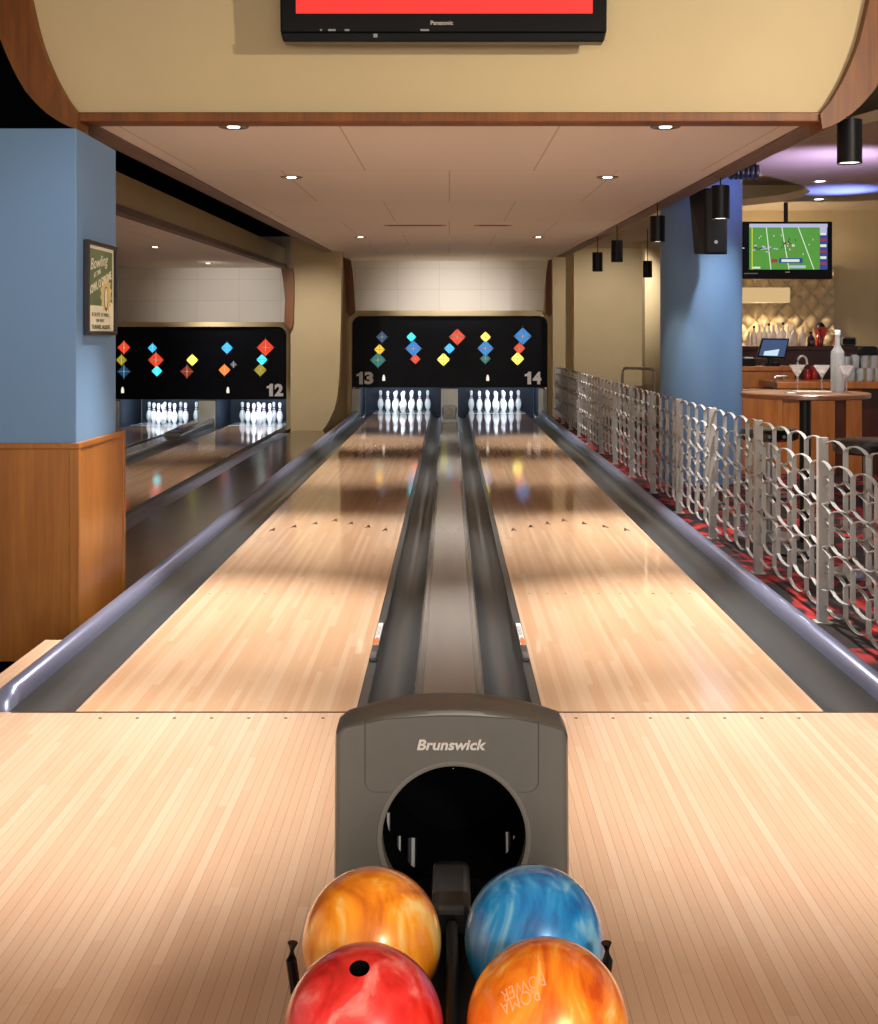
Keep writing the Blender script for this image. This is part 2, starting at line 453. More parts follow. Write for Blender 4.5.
# foul sensors on the gutter lips
for sx, side in ((-1, 'left'), (1, 'right')):
    x0, x1 = sx * .349, sx * .318
    t = thing('foul_sensor', (sx * .334, .78, 0), 'slim grey foul sensor with white and orange sticker, edge of lane ' + ('thirteen' if sx < 0 else 'fourteen'), 'sensor', 'foul sensors')
    xa, xb = min(x0, x1), max(x0, x1)
    body = link('sensor_body', MB().box(xa, xb, .72, 1.44, -.003, .014), M['lip'], t, bevel=.003)
    mb = MB().box(xa + .004, xb - .004, .94, 1.36, .0142, .0152)
    for k in range(3): mb.box(xa + .007 + k * .006, xa + .009 + k * .006, 1.12, 1.3, .0152, .0156, 1)
    link('white_label', mb, [M['white'], M['seam']], body)
    link('orange_label', MB().prism([(sx * .334 + .011 * math.cos(a * PI / 8), 1.0 + .075 * math.sin(a * PI / 8)) for a in range(16)], 'z', .0153, .016), M['orange'], body)
    link('metal_tip', MB().box(xa + .004, xb - .004, .75, .82, .0142, .0155), M['steel'], body)

# foul line and approach dots (inlaid marks, part of the approach floor)
struct('trim_1', MB().box(-1.64, 1.64, -.012, .003, -.06, .0006), M['mark'], 'dark foul line across both lanes')
db = MB()
for cx in (L13, L14):
    for k in range(-3, 4): db.lathe([(.007, .0), (.007, .0008)], (cx + k * .137, -.075, 0), 8)
struct('trim_2', db, M['mark'])

# ------------------------------------------------------------------ pins
IN = .0254
PROF = [(1.015, 0), (1.41, .75), (1.75, 1.5), (1.95, 2.25), (2.26, 3.375), (2.38, 4.5), (2.28, 5.875), (1.85, 7.25), (1.24, 8.625), (.98, 9.375), (.9, 10.),
        (.93, 10.875), (1.05, 11.75), (1.2, 12.625), (1.27, 13.4), (1.18, 14.1), (.88, 14.65), (.4, 14.95), (.02, 15.)]
def pin_mesh():
    b = MB().lathe([(r * IN, z * IN) for r, z in PROF], n=20, mis=[0] * 8 + [1] + [0] + [1] + [0] * 7)
    return b
pin0 = None
ROWS = [('front pin', 0, 0), ('second row, left pin', 1, -.5), ('second row, right pin', 1, .5), ('third row, left pin', 2, -1), ('third row, middle pin', 2, 0), ('third row, right pin', 2, 1),
        ('back row, far left pin', 3, -1.5), ('back row, second pin from left', 3, -.5), ('back row, second pin from right', 3, .5), ('back row, far right pin', 3, 1.5)]
for cx, z0, word in ((L13, .001, 'thirteen'), (L14, .001, 'fourteen'), (L12, LOW + .001, 'twelve'), (L11, LOW + .001, 'eleven')):
    for nm, r, k in ROWS:
        lo = (cx + k * .3048, Y(22.87) + r * .264, z0)
        lab = 'white bowling pin on lane ' + word + ', ' + nm
        if pin0 is None:
            pin0 = link('bowling_pin', pin_mesh(), [M['pin'], M['pin_red']], loc=(0, 0, 0), smooth=True); pin0.location = lo
            tag(pin0, lab, 'bowling pin', 'bowling pins on lane ' + word)
        else:
            o = pin0.copy(); C.objects.link(o); o.location = lo; o['label'] = lab; o['group'] = 'bowling pins on lane ' + word

# ------------------------------------------------------------------ masking units
def rounded(x0, x1, z0, z1, r, rb=.0, n=6):
    p = [(x0, z0), (x1, z0)] + arc(x1 - r, z1 - r, r, 0, 90, n) + arc(x0 + r, z1 - r, r, 90, 180, n)
    return p
DCOL = {'red': ('#e8401c', 1.0), 'orange': ('#ff7a2a', 1.5), 'blue': ('#1f86d8', .9), 'dblue': ('#155a8c', .5), 'cyan': ('#35d6e8', 1.6), 'teal': ('#0f8a80', .6), 'yellow': ('#f0e858', 1.7), 'gold': ('#f0b41e', 1.3), 'olive': ('#b8a418', .8), 'sky': ('#2fb4f4', 1.4), 'grey': ('#8a8a98', .5), 'dred': ('#a83414', .7)}
EM = {k: emit('diamond_' + k, c, s) for k, (c, s) in DCOL.items()}
M['ray'] = emit('diamond_ray', '#fff6e0', .9)
M['number'] = plain('number_grey', '#f4f2f0', .4, var=.03)
def mask(cx, dz, D, x0, x1, z0, z1, diamonds, numbers, dots, label):
    y = Y(D)
    t = thing('masking_unit', (cx, y, z0), label, 'masking unit')
    link('black_panel', MB().prism(rounded(x0, x1, z0, z1, .16), 'y', y, y + .16), M['mask'], t, bevel=.006)
    band = link('lower_band', MB().box(x0 + .002, x1 - .002, y - .006, y - .0005, z0, z0 + (z1 - z0) * .27), M['mask'], t, bevel=.002)
    for px, py, r, c in diamonds:
        X, _, Z = pt(px, py, D)
        r = r * D / F
        mb = MB()
        for a, b in (((1, 0), (0, 1)), ((0, 1), (-1, 0)), ((-1, 0), (0, -1)), ((0, -1), (1, 0))):
            # four facets with narrow gaps between them
            g = .05 * r
            o = (math.copysign(g, a[0] + b[0]), math.copysign(g, a[1] + b[1]))
            p = [(X + o[0], Z + o[1]), (X + a[0] * r * .93 + (o[0] if a[0] == 0 else 0), Z + a[1] * r * .93 + (o[1] if a[1] == 0 else 0)), (X + b[0] * r * .93 + (o[0] if b[0] == 0 else 0), Z + b[1] * r * .93 + (o[1] if b[1] == 0 else 0))]
            mb.prism(p, 'y', y - .012, y - .0005)
        for s in (-1, 1):
            mb.prism([(X + s * r * 1.12, Z), (X, Z + 0.016 * r), (X, Z - 0.016 * r)], 'y', y - .008, y - .0006, 1)
            mb.prism([(X, Z + s * r * 1.12), (X + 0.016 * r, Z), (X - 0.016 * r, Z)], 'y', y - .008, y - .0006, 1)
        d = link('diamond_light', mb, [EM[c], M['ray']], t)
        d['label'] = {'dblue': 'dark blue', 'dred': 'dark red'}.get(c, c) + ' diamond light'
    for body, px, py, w, h in numbers:
        X, _, Z = pt(px, py, D); w, h = w * D / F, h * D / F
        a = X - w / 2
        one = [(a + .16 * w, Z - h / 2), (a + .38 * w, Z - h / 2), (a + .38 * w, Z + h / 2), (a + .22 * w, Z + h / 2), (a + .14 * w, Z + .36 * h), (a, Z + .29 * h), (a, Z + .14 * h), (a + .16 * w, Z + .16 * h)]
        link('lane_number', MB().prism(one, 'y', y - .0185, y - .0065), M['number'], band)
        text('lane_number', body[1], (X + .24 * w, y - .0065, Z), (1, 0, 0), (0, 0, 1), w * .52, h, M['number'], band, .012, bold=.05)
    for px, py in dots:
        X, _, Z = pt(px, py, D)
        link('status_light', MB().prism([(X - .026, Z - .055), (X + .026, Z - .055), (X + .026, Z), (X + .012, Z + .055), (X - .012, Z + .055), (X - .026, Z)], 'y', y - .012, y - .0065), M['ray'], band)
    return t
DM = 22.5
ds = [(382, 337, 6, 'dblue'), (379.5, 349.5, 5.5, 'gold'), (378, 360, 8, 'teal'), (411.3, 337, 5, 'cyan'), (413.5, 348.5, 8.3, 'blue'), (415.3, 359, 5.3, 'red'),
      (457.3, 337, 8.5, 'red'), (449.5, 348.5, 5.5, 'sky'), (443.5, 359.5, 6.7, 'yellow'), (485.5, 337, 5.5, 'yellow'), (485.5, 348.3, 8.3, 'blue'), (485.3, 358.7, 5.5, 'teal'),
      (522.7, 336.2, 9, 'blue'), (519.3, 348.3, 6, 'red'), (517.5, 358.7, 6.8, 'yellow')]
mask_c = mask(0, 0, DM, pt(352.5, 0, DM)[0], pt(547, 0, DM)[0], pt(0, 387.5, DM)[2], pt(0, 316.3, DM)[2], ds,
     [('13', 364.9, 378, 17, 12.5), ('14', 533, 378, 16.5, 12.5)], [(383.8, 377.8), (487.7, 377.8)],
     'black masking unit numbered 13 and 14 with coloured diamond lights, above the centre pins')
dl = [(124, 347.5, 6.5, 'red'), (121.5, 360, 5.5, 'olive'), (124, 371.5, 6.5, 'dblue'), (152.5, 348, 4.7, 'sky'), (156, 360, 8, 'red'), (157, 371, 5.5, 'cyan'),
      (192.3, 360, 6, 'yellow'), (187, 371.5, 6.5, 'dred'), (227, 348, 6, 'sky'), (224.5, 370, 6, 'orange'), (233.5, 364.5, 3.5, 'grey'), (265.5, 347.5, 8.8, 'red'), (262, 359.7, 5.7, 'cyan'), (260.3, 370, 6.5, 'olive')]
mask_l = mask(-4.8, 0, DM, -6.6, pt(287, 0, DM)[0], pt(0, 399.4, DM)[2], pt(0, 327, DM)[2], dl,
     [('12', 275, 390, 16.5, 12.5)], [(122.7, 390), (228, 390)],
     'black masking unit numbered 12 with coloured diamond lights, behind the blue pillar')

# ------------------------------------------------------------------ pit housings behind and below the masks (setting)
M['pit'] = plain('pit_blue_grey', '#26303f', .6, var=.1)
M['kick'] = plain('kickback_metal', '#c2c4ba', .35, metal=.1, var=.15, scale=3.)
def pit(xl, xr, xc, z0, name):
    b = MB().box(xl, xr, DECK + .35, DECK + .4, z0 - .3, z0 + .75)
    b.box(xl, xr, DECK + .001, DECK + .35, z0 - .3, z0 - .125)
    struct('trim_14' if name == 'centre' else 'trim_15', b, M['pit'])
    i = 0
    for x, w in ((xl, .15), (xc, .16), (xr, .15)):
        i += 1
        b = MB()
        if x == xl: a0, a1 = xl - .13, xl + .03
        elif x == xr: a0, a1 = xr - .03, xr + .13
        else: a0, a1 = xc - .155, xc + .155
        zt = z0 + .49
        b.box(a0 + .03, a1 - .03, Y(22.45), DECK + .34, z0 - .12, zt - .02, 1)
        b.box(a0, a1, Y(22.41), Y(22.448), z0 - .1, zt - .03, 0)
        o = link('kickback_post', b, [M['kick'], M['pit']], bevel=.006)
        tag(o, 'grey metal kickback post ' + {1: 'on the left of', 2: 'in the middle of', 3: 'on the right of'}[i] + ' the ' + name + ' pins', 'post', 'kickback posts beside the pins')
pit(-1.665, 1.665, 0, 0, 'centre')
pit(-6.1, -2.9, -4.457, LOW, 'left')
for cx, z0, mk in ((L13, 0, mask_c), (L14, 0, mask_c), (L12, LOW, mask_l), (L11, LOW, mask_l)):
    link('tube_light', MB().lathe([(.018, -.5), (.018, .5)], (cx, Y(22.74), z0 + .52), 10, axis='x'), M['tube'], mk)

# ------------------------------------------------------------------ back wall, surrounds, wing walls
zs = pt(0, 310.5, 22.7)[2]
YS = Y(22.68)
b = MB()
xl, xr = pt(345.5, 0, 22.68)[0], pt(556, 0, 22.68)[0]
mx0, mx1, mz1 = -1.79, 1.80, 1.80
# flat surround with raised rounded lip
b.box(xl, xr, YS, YS + .12, 1.62, zs); b.box(xl, -1.79, YS, YS + .12, -.2, 1.62); b.box(1.81, xr, YS, YS + .12, -.2, 1.62)
struct('wall_surround', b, M['cream'], 'cream surround of the centre masking unit')
def lip(x0, x1, z0, z1, r, w, y0, y1):
    o_ = [(x0 - w, z0)] + [(x0 - w, z1 - r)] + arc(x0 + r, z1 - r, r + w, 180, 90, 8) + arc(x1 - r, z1 - r, r + w, 90, 0, 8) + [(x1 + w, z0)]
    i_ = [(x0, z0)] + [(x0, z1 - r)] + arc(x0 + r, z1 - r, r, 180, 90, 8) + arc(x1 - r, z1 - r, r, 90, 0, 8) + [(x1, z0)]
    b = MB()
    for k in range(len(o_) - 1):
        b.prism([o_[k], o_[k + 1], i_[k + 1], i_[k]], 'y', y0, y1)
    return b
struct('trim_3', lip(pt(352.5, 0, DM)[0] - .006, pt(547, 0, DM)[0] + .006, -.12, pt(0, 316.3, DM)[2] + .006, .166, .085, Y(22.38), Y(22.67)), M['cream'], 'raised cream lip round the centre masking unit')
struct('trim_4', lip(-6.6, pt(287, 0, DM)[0] + .006, -.3, pt(0, 327, DM)[2] + .006, .166, .085, Y(22.38), Y(22.67)), M['cream'])
struct('wall_back', MB().box(-2.15, 2.15, Y(23.9), Y(24.), zs - .05, 3.42), M['white_tile'], 'white panelled wall above the centre masking unit', loc=(-.2, Y(23.9), 1.92))
struct('wall_ledge', MB().box(-2.1, 2.1, YS + .12, Y(23.9), zs - .06, zs), M['cream'])
zs2 = pt(0, 322.5, 22.7)[2]
struct('wall_back_left', MB().box(-8, -2.7, Y(23.9), Y(24.), zs2 - .05, 3.42), M['white_tile'], loc=(-3.3, Y(23.9), 1.7))
struct('wall_ledge_left', MB().box(-8, -2.72, YS, Y(23.9), 1.3, zs2), M['cream'])
# wing wall between the two pairs: its right edge sweeps out at the foot
DW = 20.2
edge = [(322, 432), (329, 421), (334.5, 409), (337.5, 395), (339, 378), (340, 355), (341, 313), (341.5, 250)]
poly = [(-2.63, -.35), (pt(318, 0, DW)[0], -.35)] + [(pt(a, c, DW)[0], pt(a, c, DW)[2]) for a, c in edge] + [(pt(341.5, 0, DW)[0], 3.42), (-2.63, 3.42)]
struct('wall_wing', MB().prism(poly, 'y', Y(DW), Y(DW) + .3), M['cream'], 'cream wing wall with a swept edge between the two masking units')
struct('wall_wing_back', MB().box(-2.74, -1.86, Y(22.69), Y(22.8), -.5, 3.42), M['cream'])
# far right walls
b = MB().box(1.86, 2.35, Y(22.0), Y(22.2), -.3, 3.42)
struct('wall_right_back', b, M['cream'])
b = MB().box(2.2, 9, Y(21.6), Y(21.8), -.3, 3.42)
struct('wall_right_far', b, M['cream'])
# olive pilaster
struct('wall_pilaster', MB().box(pt(645, 0, 20.)[0], pt(668, 0, 20.)[0], Y(20.), Y(20.3), -.3, 3.42), M['cream'])
# bar wall on the right
DB = 15.2
struct('wall_bar', MB().box(3.35, 9, Y(DB), Y(DB) + .2, -.3, 3.42), M['cream'], 'tan wall behind the bar')

# ------------------------------------------------------------------ ceilings
def zc(D): return EYE + 1.17 + .0192 * (D - 6.79)
DN, DF = 6.47, 23.95
def slope_slab(x0, x1, D0, D1, fn, th):
    return MB().add([(x, Y(D), fn(D) + dz) for x in (x0, x1) for D in (D0, D1) for dz in (0, th)],
                    [(0, 1, 3, 2), (4, 6, 7, 5), (0, 4, 5, 1), (2, 3, 7, 6), (0, 2, 6, 4), (1, 5, 7, 3)])
struct('ceiling', slope_slab(-1.94, 1.94, DN + .06, DF, zc, .05), M['ceiling'], 'tan panelled soffit over the two centre lanes', loc=(0, Y(DN), 2.6))
for s, n in ((-1, 'left'), (1, 'right')):
    xa, xb = (s * 1.942, s * 2.09) if s > 0 else (s * 2.09, s * 1.942)
    struct('trim_' + ('5' if s < 0 else '6'), slope_slab(xa, xb, DN + .06, DF - .1, lambda D: zc(D) - .012, .14), M['trim_dark'], 'dark wood edge along the ' + n + ' of the centre soffit')
    xa, xb = sorted((s * 2.0, s * 2.06))
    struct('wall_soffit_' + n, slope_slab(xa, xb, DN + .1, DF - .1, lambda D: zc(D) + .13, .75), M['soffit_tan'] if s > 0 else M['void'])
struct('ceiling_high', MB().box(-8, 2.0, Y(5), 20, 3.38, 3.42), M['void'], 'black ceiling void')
struct('ceiling_front', MB().box(-8, 9, -6.5, Y(5.2), 3.5, 3.55), M['soffit_tan'])
# left bay soffit
def zl(D): return EYE + 1.22 + .0117 * (D - 12)
struct('ceiling_left', slope_slab(-8, -3.29, 5.5, DF, zl, .04), M['ceiling'], loc=(-5, 2, 2.5))
struct('wall_soffit_bay', slope_slab(-3.28, -3.2, 5.5, DF, lambda D: zl(D) + .05, .33), M['cream'])
struct('trim_7', slope_slab(-3.31, -3.18, 5.5, DF, lambda D: zl(D) - .01, .07), M['trim_dark'])

struct('wall_left', MB().box(-7.7, -7.6, Y(8), 19.4, -.5, 3.38), M['soffit_tan'])
struct('wall_front_upper', MB().box(2.75, 9, Y(6.99), Y(7.05), 3.07, 3.55), M['soffit_tan'])
# curved fascia with its wood arcs
DFa = 6.48
inner = [(82, 116), (74, 107), (66, 95), (57, 78), (49, 60), (42.5, 42), (37.5, 22), (32.5, 0), (28.5, -25), (26.5, -50)]
outer = [(80, 131), (66, 126), (50, 115), (39, 105), (29, 93), (19, 76), (10, 56), (0, 31), (-9, 0), (-14, -25), (-16, -50)]
def W(p, D=DFa): q = pt(p[0], p[1], D); return (q[0], q[2])
def mir(p): return (2 * CX - p[0], p[1])
poly = [W(p) for p in inner] + [W(mir(p)) for p in reversed(inner)]
struct('wall_fascia', MB().prism(poly, 'y', Y(DFa) + .02, Y(DFa) + .12), M['fascia'], 'cream fascia that carries the red screen')
for f, n in ((lambda p: p, '8'), (mir, '9')):
    b = MB()
    I = [W(f(p)) for p in inner]; O = [W(f(p)) for p in outer]
    m_ = len(O)
    I2 = I + [I[-1]]
    # resample inner to the outer's count
    def res(L, n):
        out = []
        for k in range(n):
            u = k / (n - 1) * (len(L) - 1); i = min(int(u), len(L) - 2); w = u - i
            out.append((L[i][0] * (1 - w) + L[i + 1][0] * w, L[i][1] * (1 - w) + L[i + 1][1] * w))
        return out
    A, Bq = res(I, 16), res(O, 16)
    for k in range(15):
        b.prism([A[k], A[k + 1], Bq[k + 1], Bq[k]], 'y', Y(DFa) - .06, Y(DFa) + .14)
    bm_o = struct('trim_' + n, b, M['trim'], 'curved brown wood trim at the ' + ('left' if n == '8' else 'right') + ' end of the fascia')
x0, z0 = W((82, 113)); x1, z1 = W((817, 122.5))
struct('trim_10', MB().box(x0 - .02, x1 + .02, Y(DFa) - .03, Y(DFa) + .12, z1, z0), M['trim'], 'thin wood moulding under the fascia', bevel=.006)
# far ends of the curved trims beside the white wall
def far_arc(pts_o, pts_i, D, n):
    b = MB()
    for k in range(len(pts_o) - 1):
        b.prism([W(pts_o[k], D), W(pts_o[k + 1], D), W(pts_i[k + 1], D), W(pts_i[k], D)], 'y', Y(D), Y(D) + .12)
    struct('trim_' + n, b, M['trim'])
lo = [(343, 258), (344.5, 272), (345.5, 290), (346, 312), (349, 317)]; li = [(350.5, 260), (352.5, 272), (354, 290), (355, 312), (355.5, 312)]
far_arc(lo, li, 22.3, '11'); far_arc([mir(p) for p in lo], [mir(p) for p in li], 22.3, '12')
far_arc([(292.5, 268), (293.7, 280), (293.7, 300), (293, 324), (290, 330)], [(281, 268), (283, 280), (285, 300), (284, 322), (284.5, 322)], 20.06, '13')

# right-hand ceiling with the round recess and blue glow
M['ceil_r'] = plain('right_ceiling', '#b9a68c', .8, var=.02)
M['recess'] = plain('recess_olive', '#b8ae8c', .8, var=.02)
edge = [(2.1, 15.1), (2.9, 14.95), (3.55, 14.6), (3.84, 14.2), (3.95, 13.7), (3.9, 13.2), (3.68, 12.7), (3.32, 12.2), (2.98, 11.75), (2.84, 11.4), (2.78, 11.03), (2.79, 10.54), (2.84, 9.95), (2.95, 9.4), (3.1, 8.9), (3.3, 8.2), (3.7, 7.4), (4.2, 6.97)]
poly = [(x, Y(D)) for x, D in edge] + [(9, Y(6.97)), (9, 17.3), (2.1, 17.3)]
struct('ceiling_right', MB().prism(poly, 'z', 2.98, 3.06), M['ceil_r'], 'tan ceiling over the bar with a curved opening')
struct('ceiling_recess', MB().box(2.08, 4.6, Y(9), Y(15.6), 3.3, 3.36), M['recess'], 'olive grey recess above the curved opening')
b = MB()
c0 = Vector(pt(748, 177, 11.2))
for k in range(6):
    r = .085; x = c0.x - .17 + k * .045
    b.lathe([(r * .92, 0), (r, .011), (r, .022), (r * .92, .033)], (x, c0.y, c0.z + .06), 16, axis='x')
tag(link('ceiling_duct', b, M['hood_dark'], smooth=True), 'dark ribbed duct under the ceiling beside the blue pillar top', 'duct')

# ------------------------------------------------------------------ blue pillars
D0, D1 = 6.15, 6.88
XR = -1.88
col = thing('pillar', (-2.2, Y(6.4), LOW), 'blue square pillar with amber wood base beside lane thirteen', 'pillar')
col['kind'] = 'structure'
zb = .873
link('blue_shaft', MB().box(-2.52, XR, Y(D0), Y(D1), zb - .02, 2.458), M['blue'], col, bevel=.004)
b = MB().box(-2.54, XR + .012, Y(D0) - .012, Y(D1) + .13, LOW + .001, zb - .02)
link('wood_base', b, M['panel'], col)
link('wood_cap', MB().box(-2.55, XR + .02, Y(D0) - .02, Y(D1) + .136, zb - .03, zb + .0), M['panel'], col, bevel=.005)
link('corner_post', MB().box(XR - .03, XR + .02, Y(D0) - .02, Y(D0) + .02, LOW + .001, zb - .03), M['panel'], col, bevel=.005)
link('corner_post', MB().box(XR - .03, XR + .02, Y(D1) + .1, Y(D1) + .136, LOW + .001, zb - .03), M['panel'], col, bevel=.005)
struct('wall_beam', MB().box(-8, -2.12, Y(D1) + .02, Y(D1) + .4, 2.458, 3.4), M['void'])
# blue round pillar
DP = 12.
rP = .395
cp = (pt(701, 0, DP)[0], Y(DP))
link_o = link('blue_pillar', MB().lathe([(rP, 0), (rP, 2.97)], (cp[0], cp[1], 0), 64), M['blue'], smooth=True)
link_o['kind'] = 'structure'; tag(link_o, 'round blue pillar behind the fence, under the right ceiling', 'pillar')

# ------------------------------------------------------------------ framed poster on the square pillar
pa, pb = 6.262, 6.80     # depth of its near and far edges
ya, yb = Y(pa), Y(pb)
zt, zbm = 1.908, 1.418
xp = XR + .002
t = thing('framed_poster', (XR, (ya + yb) / 2, zbm), 'black framed green and cream bowling poster on the blue pillar', 'poster')
fw = .02
b = MB().box(xp, xp + .03, ya, ya + fw, zbm, zt).box(xp, xp + .03, yb - fw, yb, zbm, zt).box(xp, xp + .03, ya + fw, yb - fw, zbm, zbm + fw).box(xp, xp + .03, ya + fw, yb - fw, zt - fw, zt)
link('picture_frame', b, M['frame'], t, bevel=.003)
a0, a1, c0_, c1_ = ya + fw, yb - fw, zbm + fw, zt - fw
xs = xp + .012
b = MB().box(xp + .001, xs, a0, a1, c0_, c1_)
def PQ(u, v, e=0): return (xs + e, a0 + (a1 - a0) * u, c0_ + (c1_ - c0_) * v)
def pflat(poly, e, mi): b.add([PQ(u, v, e) for u, v in poly], [tuple(range(len(poly)))], mi)
pflat([(.05, .30), (.60, .30), (.66, .36), (.62, .42), (.95, .34), (.95, .96), (.05, .96)], .0006, 1)
star = []
for k in range(28):
    r = .25 if k % 2 else .19
    star.append((.70 + r * math.cos(k * PI / 14) * .92, .45 + r * .95 * math.sin(k * PI / 14)))
pflat(star, .001, 2)
pflat([(.70 + .075 * math.cos(k * PI / 12), .39 + .15 * math.sin(k * PI / 12)) for k in range(24)], .0014, 3)
pflat([(.70 + .055 * math.cos(k * PI / 12), .40 + .12 * math.sin(k * PI / 12)) for k in range(24)], .0018, 0)
prn = link('print', b, [M['paper'], M['green'], M['gold'], M['ink']], t)
PR = (0, 1, 0); PW, PH = a1 - a0, c1_ - c0_
def slant(deg): return (0, math.cos(math.radians(deg)), math.sin(math.radians(deg))), (0, -math.sin(math.radians(deg)), math.cos(math.radians(deg)))
def ptext(body, u, v, w, h, deg, mat, bold=0., shear=0.):
    r, up = slant(deg)
    text('lettering', body, PQ(u, v, .002), r, up, w * PW, h * PH, mat, prn, .0008, shear, bold)
ptext('Bowling', .44, .80, .66, .17, 8, M['paper'], .0, .35)
ptext('AT THE', .36, .68, .26, .055, 14, M['paper'], .01)
ptext('BOWL O DROME', .48, .575, .86, .10, 14, M['paper'], .03)
ptext('ROUTE 17 MALL', .5, .195, .66, .045, 0, M['ink'])
ptext('ON WAY', .47, .125, .3, .04, 0, M['ink'])
ptext('TUNNEL ALLEYS', .5, .05, .68, .05, 0, M['ink'], .02)

# ------------------------------------------------------------------ wall screen with the red picture
DT = 6.26
t = thing('wall_television', (pt(443, 0, DT)[0], Y(DT), 2.87), 'large black wall television showing a plain red picture', 'television')
TL, TR = pt(279, 0, DT)[0], pt(608, 0, DT)[0]
zb_ = pt(0, 42.5, DT)[2]; TH = 1.0
tilt = .04
def tv(u, v, e):   # u across 0..1, v up 0..1, e towards the viewer
    return (TL + (TR - TL) * u, Y(DT) - v * TH * math.sin(tilt) - e * math.cos(tilt), zb_ + v * TH * math.cos(tilt) - e * math.sin(tilt))
def tvbox(mb, u0, u1, v0, v1, e0, e1, mi=0, tap=0.):
    return mb.add([tv(u + (tap if (u == u0 and v == v0) else -tap if (u == u1 and v == v0) else 0), v, e) for u in (u0, u1) for v in (v0, v1) for e in (e0, e1)],
                  [(0, 1, 3, 2), (4, 6, 7, 5), (0, 4, 5, 1), (2, 3, 7, 6), (0, 2, 6, 4), (1, 5, 7, 3)], mi)
b = MB(); tvbox(b, 0, 1, .05, 1, -.09, .0, 0, .004); tvbox(b, .006, .994, .0, .05, -.08, .02, 0, .008)
link('housing', b, M['black'], t, bevel=.008)
link('screen', tvbox(MB(), .052, .953, .147, .955, .0, .003), M['red_screen'], t)
b = MB()
for u, w in ((.125, .006), (.15, .022), (.2, .014), (.43, .026)): tvbox(b, u, u + w, .058, .068, .0, .002)
link('control_marks', b, M['steel'], t)
tvbox_s = tvbox(MB(), .288, .3, .022, .04, .02, .0225); link('badge', tvbox_s, M['steel'], t)
c = tv(.495, .1, .001)
text('maker_lettering', 'Panasonic', c, (1, 0, 0), (0, -math.sin(tilt), math.cos(tilt)), .115, .022, M['silver'], t, .001, bold=.02)
link('wall_bracket', MB().box(-.25, .2, Y(DT) + .1, Y(DFa) + .018, zb_ + .3, zb_ + .7), M['satin'], t)

# ------------------------------------------------------------------ ball return
DH = 2.35
yH = Y(DH)
HC = (.0087, .441); HR = .1405
t = thing('ball_return', (0, yH + .1, 0), 'grey ball return hood with round opening and black ball rack', 'ball return')
NA = 96
def outline(inset=0., drop=0.):
    zt = .690 - drop; zk = .650 - drop
    P = []
    wt, wb = .2250 - inset, .2335 - inset
    arcp = []
    for i in range(17):
        u = -1 + 2 * i / 16
        arcp.append((wt * u * .975, zk + (zt - zk - inset) * (1 - u * u)))
    P = [(-wb, .02)] + [(-wt - (wb - wt) * .3, .3), (-wt, zk - .016), (-wt * .993, zk - .005)] + arcp + [(wt * .993, zk - .005), (wt, zk - .016), (wt + (wb - wt) * .3, .3), (wb, .02)]
    return P
def ray_hit(P, a):
    d = (math.cos(a), math.sin(a)); best = None
    n = len(P)
    for i in range(n):
        p, q = P[i], P[(i + 1) % n]
        ex, ez = q[0] - p[0], q[1] - p[1]
        den = d[0] * ez - d[1] * ex
        if abs(den) < 1e-12: continue
        rx, rz = p[0] - HC[0], p[1] - HC[1]
        s = (rx * ez - rz * ex) / den; u = (rx * d[1] - rz * d[0]) / den
        if s > 0 and -1e-5 <= u <= 1 + 1e-5 and (best is None or s < best): best = s
    return (HC[0] + d[0] * best, HC[1] + d[1] * best)
angs = [2 * PI * k / NA for k in range(NA)]
# make sure the corners are hit
P0 = [(a + .0040, c) for a, c in outline()]
for cx_, cz_ in (P0[0], P0[-1]):
    a = math.atan2(cz_ - HC[1], cx_ - HC[0]) % (2 * PI)
    k = min(range(NA), key=lambda i: abs(angs[i] - a)); angs[k] = a
rings = []
rings.append([(HC[0] + HR * math.cos(a), yH, HC[1] + HR * math.sin(a)) for a in angs])
for dy, ins, drop in ((0, .0125, 0), (0, .011, 0), (.004, .004, 0), (.014, 0, 0), (.07, 0, -.002), (.10, 0, -.001), (.14, .001, .008), (.2, .003, .03), (.42, .006, .10), (.6, .012, .16)):
    P = [(a + .0040, c) for a, c in outline(ins)]
    k_ = 1 - drop / .383
    rings.append([(lambda q: (q[0], yH + dy, .3 + (q[1] - .3) * k_ if q[1] > .3 else q[1]))(ray_hit(P, a)) for a in angs])
b = MB()
rows = [r + [r[0]] for r in rings]
b.sheet(rows)
link('hood', b, M['hood'], t, smooth=True)
b = MB()
prof = [(HR + .0085, .0), (HR + .007, -.003), (HR + .002, -.003), (HR - .002, .0), (HR - .002, .03)]
rr = [[(HC[0] + r * math.cos(2 * PI * k / 72), yH + d, HC[1] + r * math.sin(2 * PI * k / 72)) for k in range(73)] for r, d in prof]
link('opening_rim', b.sheet(rr), M['hood_rim'], t, smooth=True)
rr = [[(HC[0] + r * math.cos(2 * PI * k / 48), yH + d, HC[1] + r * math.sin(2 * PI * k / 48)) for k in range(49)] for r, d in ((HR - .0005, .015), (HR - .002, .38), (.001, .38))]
link('tunnel', MB().sheet(rr), M['void'], t)
